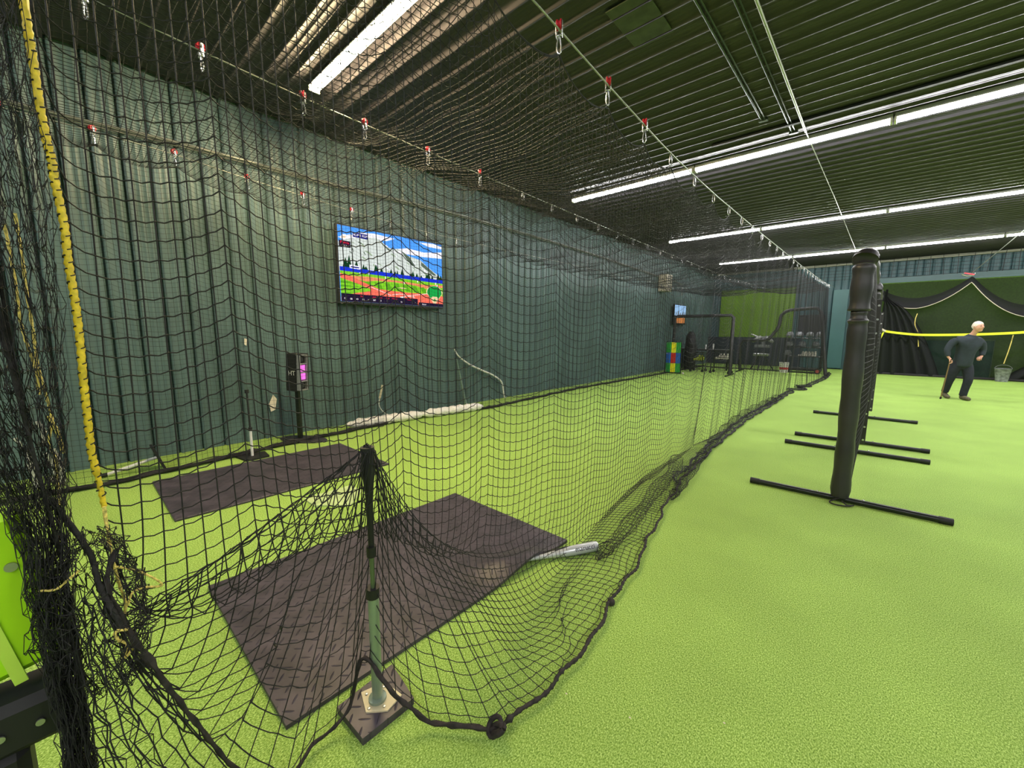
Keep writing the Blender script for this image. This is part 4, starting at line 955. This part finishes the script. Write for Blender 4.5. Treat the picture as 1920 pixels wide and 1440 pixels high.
# pitching machine
t = thing('pitching_machine', 'silver two-wheel pitching machine in front of the dark padding', 'machine', (at(1430, 640, y=18.4).x, 18.4, 0))
mb = MB()
for a_ in (0, 2.1, 4.2): mb.cyl((0, 0, .75), (.45 * math.cos(a_ + .5), .45 * math.sin(a_ + .5), .02), .025, 8)
mb.build('tripod', M_blackp, t, smooth=True)
mb = MB(); mb.box((0, 0, .95), (.5, .3, .1), bev=.02); mb.box((0, .1, 1.15), (.12, .2, .35), bev=.02); mb.build('motor_bed', M_grey, t)
for s in (-1, 1):
    mb = MB(); mb.lathe([(.05, -.04), (.17, -.05), (.19, -.03), (.19, .03), (.17, .05), (.05, .04)], 22, (s * .21, 0, 1.22), Matrix.Rotation(math.radians(s * 38), 3, 'Y')); mb.build('throwing_wheel', mat('grey wheel', srgb(150, 152, 150), .4), t, smooth=True)
mb = MB(); mb.cyl((-.4, -.1, 1.42), (-.1, 0, 1.27), .035, 10); mb.cyl((.4, -.1, 1.42), (.1, 0, 1.27), .035, 10); mb.box((0, -.1, .62), (.55, .1, .1), bev=.02); mb.build('motors', M_steel, t, smooth=True)
# helmet rack
Yr = 18.35; xa, xb = at(1474, 650, y=Yr).x, at(1542, 650, y=Yr).x; w_ = xb - xa
t = thing('helmet_rack', 'black wheeled rack of helmets behind the stepped screen', 'rack', (xa, Yr, 0))
mb = MB()
for x in (0, w_):
    for q in (-.22, .22): mb.cyl((x, q, .1), (x, q, 2.0 if x else 1.3), .018, 8)
for z in (.18, .62, .95, 1.28): mb.tube([(0, -.22, z), (w_, -.22, z), (w_, .22, z), (0, .22, z)], .014, 6, closed=True)
mb.build('frame', M_blackp, t, smooth=True)
for z in (.60, .93, 1.26): mb = MB(); mb.box((w_ / 2, 0, z), (w_, .42, .02)); mb.build('shelf', M_dgrey, t)
mb = MB(); mb.box((w_ / 2, 0, .13), (w_ + .1, .46, .08), bev=.02); mb.build('base', M_rub, t)
mb = MB(); mb.box((w_ * .62, .2, 1.75), (w_ * .7, .02, .75), bev=.01); mb.tube([(w_ * .27, .18, 1.36), (w_ * .27, .18, 2.13), (w_ * .98, .18, 2.13), (w_ * .98, .18, 1.36)], .012, 6); mb.build('back_board', M_dgrey, t)
for x in (.12, w_ - .05):
    mb = MB(); mb.cyl((x, -.29, .10), (x, -.25, .10), .10, 18); wl = mb.build('wheel', M_rub, t, smooth=True)
    mb = MB(); mb.cyl((x, -.30, .10), (x, -.26, .10), .055, 14); mb.build('hub', mat('faded red hub', srgb(190, 80, 80), .5), wl, smooth=True)
def make_helmet():
    t = thing('batting_helmet', '', 'helmet')
    mb = MB(); prof = [(.001, .15), (.05, .145), (.09, .12), (.113, .07), (.118, .02), (.115, -.03), (.112, -.035)]; mb.lathe(prof[::-1], 20); sh = mb.build('shell', M_grey, t, smooth=True); sh.scale = (1, 1.15, 1)
    mb = MB(); mb.prism([(-.09, -.10, .015), (.09, -.10, .015), (.075, -.17, .01), (0, -.195, .01), (-.075, -.17, .01)], (0, 0, .008)); mb.build('brim', M_grey, t)
    for s in (-1, 1): mb = MB(); mb.ball((s * .105, 0, -.04), .05, 10, 6, (.25, 1, 1)); mb.build('ear_guard', M_grey, t, smooth=True)
    return t
hel = make_helmet(); first = True
spots = [(1.39, .10, 'left end of the top shelf'), (1.39, .40, 'second from the left on the top shelf'), (1.39, .72, 'third from the left on the top shelf'), (1.39, 1.02, 'right end of the top shelf'), (1.04, .12, 'left end of the middle shelf'), (1.04, .52, 'middle of the middle shelf'), (1.04, .92, 'right end of the middle shelf'), (.71, .08, 'left end of the lowest shelf')]
sx = w_ / 1.12
for z, x, lab in spots:
    o = hel if first else dup(hel); first = False
    o.location = (xa + x * sx, Yr - .06, z - .02); o.rotation_euler = (0, 0, rng.uniform(-.8, .8)); tag(o, 'grey batting helmet at the ' + lab if 'end' in lab or 'middle of' in lab else 'grey batting helmet, ' + lab, 'helmet', 'helmets on the rack')
heap(xa + w_ * .62, Yr - .05, .61, w_ * .5, .3, 54, wb, False, 'white ball heaped on the lowest shelf of the helmet rack', 'balls on the helmet rack')
t = thing('plastic_bucket', 'white plastic bucket with a red stripe left of the helmet rack', 'bucket', (at(1473, 690, y=18.2).x - .03, 18.0, 0))
mb = MB(); mb.lathe([(.13, 0), (.155, .36), (.16, .36), (.16, .38), (.15, .38), (.125, .01)], 20); mb.build('pail', M_white, t, smooth=True)
mb = MB(); mb.lathe([(.139, .12), (.143, .12), (.147, .2), (.143, .2)], 20); mb.build('red_stripe', M_red, t, smooth=True)

# ------------------------------------------------------------------ the neighbouring cage: dark nets, webbing, bucket
M_sh = sheer('fine black netting', srgb(16, 18, 20), .9); M_sh2 = sheer('thin black netting', srgb(20, 22, 24), .58)
def sheet(name, fn, n1, n2, m, label, cat='net', parent=None):
    V = [fn(i / n1, j / n2) for i in range(n1 + 1) for j in range(n2 + 1)]; F = [(i * (n2 + 1) + j, (i + 1) * (n2 + 1) + j, (i + 1) * (n2 + 1) + j + 1, i * (n2 + 1) + j + 1) for i in range(n1) for j in range(n2)]
    o = np_mesh(name, V, F, m, parent)
    if label and not parent: tag(o, label, cat)
    elif label: o['label'] = label
    return o
YS = 20.0
nc = thing('dark_cage_net', 'dark scalloped net of the neighbouring cage, hanging at the right behind the walking person', 'net')
anc = [at(1648, 540, y=YS), at(1824, 517, y=YS), at(2020, 548, y=YS)]; topx = [anc[0].x]
def top_z(x):
    for p, q, sg in ((anc[0], anc[1], .52), (anc[1], anc[2], .62)):
        if x <= q.x: s_ = (x - p.x) / (q.x - p.x); return p.z + (q.z - p.z) * s_ - sg * 4 * s_ * (1 - s_)
    return anc[2].z
def band_w(x): s_ = min(abs(x - anc[1].x), 1.2) / 1.2; return .20 + .16 * s_
tX = np.linspace(anc[0].x, 5.5, 90); tZ = [top_z(x) for x in tX]; tp = [Vector((x, 0, z)) for x, z in zip(tX, tZ)]
xL0, xR0 = topx[0], 5.5
sheet('scalloped_band', lambda u, v: (xL0 + (xR0 - xL0) * u, YS + .06 * math.sin(v * 3), top_z(xL0 + (xR0 - xL0) * u) - v * band_w(xL0 + (xR0 - xL0) * u)), 110, 4, sheer('doubled netting', srgb(16, 16, 20), .95), 'thick rolled top hem', parent=nc)
sheet('curtain', lambda u, v: (xL0 + (xR0 - xL0) * u, YS + .25 + .10 * math.sin(u * 60) * v, (np.interp(xL0 + (xR0 - xL0) * u, tX, tZ) - .2) * (1 - v) + .02), 160, 14, M_sh2, 'thin hanging netting', parent=nc)
bx0, bx1 = at(1648, 640, y=YS).x, at(1728, 700, y=YS).x
sheet('gathered_side', lambda u, v: (bx0 + .02 - .12 * v * (1 - u) + (.16 + (bx1 - bx0 + .25) * max(0, (v - .15) / .85) ** .55 * 1.0) * u * (.4 if v < .12 else 1), YS - .12 + .07 * math.sin(u * 34), 3.02 * (1 - v) + .01), 60, 24, M_sh, 'gathered left edge of the net', parent=nc)
xq0, xq1 = at(1878, 640, y=YS).x, 5.6
sheet('gathered_side', lambda u, v: (xq1 - (xq1 - xq0) * (1 - u) * (.35 + .65 * v ** 1.3) , YS - .1 + .07 * math.sin(u * 40), 2.0 * (1 - v) + .01), 60, 16, M_sh, 'gathered right edge of the net', parent=nc)
mb = MB(); mb.tube([(p.x, YS - .03, p.z - band_w(p.x)) for p in tp if p.x > at(1680, 565, y=YS).x], .011, 6); mb.build('hem_cord', M_cream, nc, smooth=True)
mb = MB(); xs = np.linspace(xL0 - .1, xR0, 40); mb.tube([(x, YS - .15 + .04 * math.sin(x * 5), .03) for x in xs], [.035 + .015 * abs(math.sin(i * 1.7)) for i in range(40)], 8); mb.build('bottom_rope', M_rope, nc, smooth=True)
# roof part of that net sagging back to the wall
sheet('roof_sag', lambda u, v: (xL0 + (xR0 - xL0) * u, YS + 1.05 * v, np.interp(xL0 + (xR0 - xL0) * u, tX, tZ) * (1 - v) + 3.33 * v - .14 * math.sin(v * math.pi)), 60, 6, M_sh2, 'slack roof netting', parent=nc)
# green dividers behind
a, b = at(1728, 640, y=20.5), at(1866, 640, y=20.5)
t = thing('green_bench_cover', 'low dark green mesh-covered frame behind the walking person', 'screen', (a.x, 20.55, 0))
mb = MB(); mb.box(((b.x - a.x) / 2, 0, .62), (b.x - a.x, .03, 1.24)); mb.build('mesh_cover', mat('dark green mesh', srgb(34, 82, 58), .8, noise=(25, .2)), t)
mb = MB(); mb.tube([(0, -.02, .02), (0, -.02, 1.27), (b.x - a.x, -.02, 1.27), (b.x - a.x, -.02, .02)], .018, 8); mb.build('frame', mat('olive tube frame', srgb(90, 120, 80), .5), t, smooth=True)
# yellow webbing
yw_ = 19.7; pts = [at(1638, 612, y=yw_), at(1655, 620, y=yw_), at(1700, 626, y=yw_), at(1740, 628, y=yw_), at(1830, 627, y=yw_), at(1920, 623, y=yw_), at(2050, 612, y=yw_)]
mb = MB(); P2 = spline(pts, 6)
def ribbon(mb, P2, w, th=.006, up=Vector((0, 0, 1))):
    for p, q in zip(P2[:-1], P2[1:]):
        mb.add([p - up * w, q - up * w, q + up * w, p + up * w, p - up * w + Vector((0, th, 0)), q - up * w + Vector((0, th, 0)), q + up * w + Vector((0, th, 0)), p + up * w + Vector((0, th, 0))], [(0, 1, 2, 3), (7, 6, 5, 4), (0, 4, 5, 1), (3, 2, 6, 7)])
t = thing('yellow_webbing', 'bright yellow webbing strap stretched across the dark nets at chest height', 'strap')
ribbon(mb, P2, .038); mb.build('strap_run', M_limetape, t)
mb = MB(); P3 = spline([at(1657, 622, y=yw_), at(1648, 640, y=yw_), at(1640, 660, y=yw_), at(1636, 680, y=yw_), at(1634, 693, y=yw_)], 6); ribbon(mb, P3, .03, .03, Vector((.8, 0, .35)).normalized()); mb.build('loose_end', M_limetape, t)
mb = MB(); mb.tube([at(1645, 622, y=yw_), at(1652, 617, y=yw_ - .05), at(1659, 621, y=yw_)], .05, 8); mb.build('knot', M_cream, t, smooth=True)
for pxs, lab in (([(1720, 588), (1716, 600), (1716, 612), (1721, 625), (1722, 650)], 'short yellow cord dangling in the dark net at the left of the person'), ([(1900, 628), (1892, 655), (1882, 682)], 'thin yellow cord slanting down the dark net at the far right')):
    mb = MB(); mb.tube(spline([at(a, b, y=19.85) for a, b in pxs], 5), .012, 6); tag(mb.build('dangling_cord', M_yeld, smooth=True), lab, 'cord', 'cords dangling in the dark net')
# anchoring cable
pA = at(1822, 512, y=YS); d_ = (at(1920, 432, y=17.3) - pA)
mb = MB(); mb.tube([pA, pA + d_ * 1.0, pA + d_ * 1.9], .011, 6); tag(mb.build('steel_cable', M_cable, smooth=True), 'slanting steel cable coming down to the peak of the dark net at the right', 'cable')
t = thing('cable_anchor', 'cluster of red and silver clips where the slanting cable meets the dark net', 'clips', pA)
mb = MB(); mb.box((-.05, 0, -.02), (.24, .06, .04), Matrix.Rotation(.3, 3, 'Y')); mb.build('red_clip', M_red, t)
mb = MB(); mb.tube([(-.22, 0, -.02), (-.1, 0, -.09), (.05, 0, -.07), (.08, 0, .0)], .018, 6); mb.build('shackle', M_chrome, t, smooth=True)
pB = at(1650, 535, y=YS); t = thing('cable_anchor', 'small red and silver clip at the left corner of the dark net', 'clips', pB)
mb = MB(); mb.box((0, 0, 0), (.05, .04, .16), Matrix.Rotation(-.5, 3, 'Y')); mb.build('red_clip', M_red, t)
mb = MB(); mb.ball((.06, 0, -.12), .035, 8, 6); mb.build('shackle', M_chrome, t, smooth=True)
# bucket
t = thing('metal_bucket', 'dented grey bucket standing at the foot of the dark net at the right', 'bucket', (at(1877, 700, y=19.7).x, 19.5, 0))
mb = MB(); mb.lathe([(.13, 0), (.18, .40), (.19, .41), (.175, .41), (.125, .01)], 20); mb.build('pail', mat('scuffed grey metal', srgb(128, 130, 134), .5, noise=(14, .5)), t, smooth=True)
mb = MB(); mb.tube([(.18 * math.cos(a), 0, .40 + .12 * math.sin(a)) for a in np.linspace(0, math.pi, 12)], .006, 6); mb.build('handle', M_steel, t, smooth=True)

# ------------------------------------------------------------------ the walking person
def skin_obj(name, chains, m, parent, sub=2, root=0):
    """chains: list of vertex lists [(x,y,z,r[,r2])]; a string key joins chains at a shared vertex"""
    verts = []; rad = []; edges = []; named = {}
    for ch in chains:
        prev = None
        for v in ch:
            if isinstance(v, str): cur = named[v]
            else:
                nm = None
                if isinstance(v[-1], str): nm = v[-1]; v = v[:-1]
                cur = len(verts); verts.append(v[:3]); rad.append((v[3], v[4] if len(v) > 4 else v[3]))
                if nm: named[nm] = cur
            if prev is not None: edges.append((prev, cur))
            prev = cur
    me = bpy.data.meshes.new(name); me.from_pydata(verts, edges, []); o = bpy.data.objects.new(name, me); C.objects.link(o)
    o.modifiers.new('skin', 'SKIN').use_smooth_shade = True
    for i, r_ in enumerate(rad): me.skin_vertices[0].data[i].radius = r_
    for q in me.skin_vertices[0].data: q.use_root = False
    me.skin_vertices[0].data[root].use_root = True
    s = o.modifiers.new('sub', 'SUBSURF'); s.levels = sub; s.render_levels = sub
    dg = bpy.context.evaluated_depsgraph_get(); dg.update(); ev = o.evaluated_get(dg); m2 = bpy.data.meshes.new_from_object(ev)
    o.modifiers.clear(); o.data = m2; m2.name = name; m2.materials.clear(); m2.materials.append(m); m2.polygons.foreach_set('use_smooth', [True] * len(m2.polygons))
    if parent is not None: o.parent = parent
    return o
M_skin = mat('skin', srgb(214, 160, 136), .55); M_hair = mat('white hair', srgb(226, 214, 196), .8, noise=(60, .15), bump=(60, .6, .01))
M_shirt = mat('charcoal knit shirt', srgb(44, 52, 60), .9, noise=(12, .15)); M_jean = mat('dark jeans', srgb(38, 40, 52), .9, noise=(10, .25)); M_shoe = mat('olive brown shoe', srgb(92, 86, 66), .8, noise=(30, .3))
PX, PY = 1.42, 13.45; PR = math.radians(-66)
man = thing('person', 'white-haired person in charcoal long-sleeved shirt and dark jeans walking with a cane', 'person', (PX, PY, 0), PR)
HR = (.07, -.245, .90); HL = (.09, .245, .97)
def hand(palm, wrist, curl, side):
    """palm centre and wrist points; returns finger chains"""
    p = Vector(palm[:3]); w_ = Vector(wrist); d = (p - w_).normalized(); up = Vector((0, 0, 1)); s = d.cross(up).normalized() if d.cross(up).length > .1 else Vector((0, 1, 0)); n = s.cross(d)
    out = []
    for k in range(4):
        b = p + d * .035 + s * (.030 - .020 * k); L = (.032, .036, .034, .026)[k]
        q1 = b + d * L * .9 - n * curl * .4 * L; q2 = q1 + d * L * (.7 - curl * .6) - n * curl * L; q3 = q2 - d * curl * L * .4 - n * L * (.2 + .5 * curl)
        out.append(['palm' + side, (*b, .011), (*q1, .0095), (*q2, .009), (*q3, .008)])
    b = p - d * .01 + s * .03; out.append(['palm' + side, (*b, .013), (*(b + s * .02 + d * .02 - n * .02), .011), (*(b + s * .012 + d * .045 - n * .035), .009)])
    return out
wR = (.045, -.285, .965); wL = (.055, .285, .99)
body = [[(0, 0, .90, .07, 'pelvis'), (.02, .01, 1.05, .085), (.045, .02, 1.20, .09), (.065, .03, 1.34, .085, .075, 'chest'), (.095, .045, 1.44, .056), (.125, .06, 1.505, .050), (.155, .072, 1.56, .062, .058), (.17, .08, 1.63, .078, .066), (.168, .08, 1.69, .05, .045)],
        ['chest', (.05, -.12, 1.34, .028), (.01, -.185, 1.31, .03), (.015, -.30, 1.12, .034), (*wR, .026), (*HR, .030, .020, 'palmR')],
        ['chest', (.07, .15, 1.34, .028), (.05, .205, 1.31, .03), (.01, .315, 1.12, .034), (*wL, .026), (*HL, .030, .020, 'palmL')],
        ['pelvis', (-.01, -.09, .82, .055), (-.04, -.11, .62, .06), (-.09, -.125, .44, .05), (-.15, -.12, .25, .042), (-.20, -.12, .12, .034), (-.14, -.12, .05, .030), (-.08, -.125, .035, .024)],
        ['pelvis', (.01, .09, .82, .055), (.05, .10, .64, .06), (.085, .105, .46, .05), (.04, .095, .26, .042), (.0, .085, .09, .034), (.085, .09, .045, .032), (.16, .09, .035, .024)]]
body += hand(HR, wR, .9, 'R') + hand(HL, wL, .8, 'L')
skin_obj('body', body, M_skin, man)
shirt = [[(.0, .0, .72, .150), (.0, .0, .78, .175, .165), (.01, .01, .90, .175, .165), (.025, .01, 1.02, .172, .162), (.045, .02, 1.16, .175, .165), (.062, .028, 1.31, .150, .13, 'c'), (.085, .038, 1.40, .12, .115), (.098, .046, 1.45, .078, .075), (.102, .048, 1.462, .070, .066)],
         ['c', (.03, -.165, 1.335, .092), (.012, -.225, 1.28, .082), (.012, -.26, 1.20, .074), (.015, -.30, 1.12, .064), (.03, -.295, 1.04, .054), (.043, -.288, .985, .048), (.044, -.287, .975, .046)],
         ['c', (.05, .215, 1.335, .092), (.035, .265, 1.27, .082), (.02, .29, 1.19, .074), (.01, .315, 1.12, .064), (.03, .305, 1.06, .054), (.05, .29, 1.01, .048), (.052, .289, 1.0, .046)]]
skin_obj('shirt', shirt, M_shirt, man)
jean = [[(0, 0, .98, .13), (0, 0, .90, .142, .13), (0, 0, .82, .135, .125, 'q')],
        ['q', (-.015, -.085, .76, .112), (-.04, -.11, .62, .102), (-.09, -.125, .44, .084), (-.12, -.125, .35, .077), (-.15, -.12, .26, .072), (-.19, -.12, .15, .068), (-.195, -.12, .135, .066)],
        ['q', (.02, .085, .76, .112), (.05, .10, .64, .102), (.085, .105, .46, .084), (.062, .10, .36, .077), (.04, .095, .26, .072), (.015, .088, .10, .07), (.013, .088, .085, .068)]]
skin_obj('jeans', jean, M_jean, man)
skin_obj('shoe', [[(-.24, -.12, .14, .05), (-.20, -.12, .09, .055), (-.13, -.122, .052, .052), (-.06, -.125, .040, .042), (-.02, -.125, .036, .034)]], M_shoe, man)
skin_obj('shoe', [[(-.04, .085, .06, .052), (.02, .087, .06, .056), (.11, .09, .048, .052), (.195, .092, .04, .044), (.225, .092, .036, .034)]], M_shoe, man)
# head details: hair, ears, nose, glasses, mouth
hc = Vector((.172, .08, 1.635))
hd_dir = Vector((math.cos(.33), math.sin(.33), 0)); hs = Vector((-hd_dir.y, hd_dir.x, 0))      # face turned to the person's left
Mh = Matrix((hd_dir, hs, Vector((0, 0, 1)))).transposed()
mb = MB(); n1, n2 = 20, 12; vs = []; fs = []
for i in range(n2 + 1):
    for k in range(n1):
        th = 2 * math.pi * k / n1; c_ = max(0, math.cos(th)); lim = -.62 + 1.02 * c_ ** .6; ph = math.pi * .5 - (math.pi * .5 - lim) * (i / n2)
        r_ = 1 + .025 * math.sin(k * 3 + i); p = Vector((math.cos(ph) * math.cos(th) * .096 * r_, math.cos(ph) * math.sin(th) * .082 * r_, math.sin(ph) * .104 * r_ + .012)); vs.append(hc + Mh @ (p + Vector((-.010, 0, 0))))
for i in range(n2):
    for k in range(n1): fs.append((i * n1 + k, i * n1 + (k + 1) % n1, (i + 1) * n1 + (k + 1) % n1, (i + 1) * n1 + k))
mb.add(vs, fs); mb.build('hair', M_hair, man, smooth=True)
def hp(x, y, z): return hc + Mh @ Vector((x, y, z))
mb = MB(); mb.ball(hp(.012, 0, -.01), 1, 20, 14, (.082, .070, .108)); mb.ball(hp(.035, 0, -.075), 1, 12, 8, (.045, .045, .04)); mb.tube([hp(.085, 0, .015), hp(.103, 0, -.02), (hp(.088, 0, -.028))], [.008, .013, .009], 8)
for s in (-1, 1): mb.ball(hp(-.01, s * .074, -.012), 1, 10, 6, (.018, .012, .032))
mb.build('head_shape', M_skin, man, smooth=True)
mb = MB()
for s in (-1, 1): mb.tube([hp(.086 - .002, s * .030 + .019 * math.cos(a), .010 + .013 * math.sin(a)) for a in np.linspace(0, 5.7, 10)], .002, 5, closed=True); mb.tube([hp(.082, s * .05, .012), hp(.0, s * .076, .012)], .002, 5)
mb.tube([hp(.088, -.011, .012), hp(.088, .011, .012)], .002, 5); mb.build('glasses', M_dgrey, man, smooth=True)
mb = MB()
for s in (-1, 1): mb.ball(hp(.080, s * .030, .010), 1, 8, 6, (.008, .011, .007))
mb.build('eyes', M_dgrey, man, smooth=True)
mb = MB(); mb.ball(hp(.078, 0, -.056), 1, 10, 6, (.008, .022, .005)); mb.build('mouth', mat('lips', srgb(170, 100, 92), .5), man, smooth=True)
# the cane is held, so it is a thing of its own
cn = thing('walking_cane', 'thin brown walking cane in the right hand of the person', 'cane', (PX, PY, 0), PR)
mb = MB(); mb.tube([(.03, -.30, .03), (.085, -.262, .86)], .011, 10); mb.build('shaft', mat('worn brass wood', srgb(122, 98, 62), .5), cn, smooth=True)
mb = MB(); mb.tube([(.085, -.262, .855), (.088, -.262, .895), (.06, -.245, .905), (.12, -.255, .90)], .013, 8); mb.build('handle', mat('dark wood', srgb(80, 58, 40), .5), cn, smooth=True)
mb = MB(); mb.cyl((.028, -.3015, .0), (.031, -.2995, .045), .018, 10); mb.build('rubber_tip', M_rub, cn, smooth=True)

# ------------------------------------------------------------------ specks on the turf in front of the camera
for k, (a, b) in enumerate(((1181, 1345), (1062, 1300), (1358, 1355))):
    p = at(a, b, z=.005); mb = MB(); mb.ball((0, 0, 0), 1, 6, 4, (.005, .003, .002)); o = mb.build('paper_fleck', M_tapewhite); o.location = (p.x, p.y, .004); tag(o, ['tiny white fleck on the turf, farthest left of three near the camera', 'tiny white fleck on the turf just right of the rope knot', 'tiny pale fleck on the turf, rightmost of three near the camera'][k], 'fleck', 'flecks on the turf')
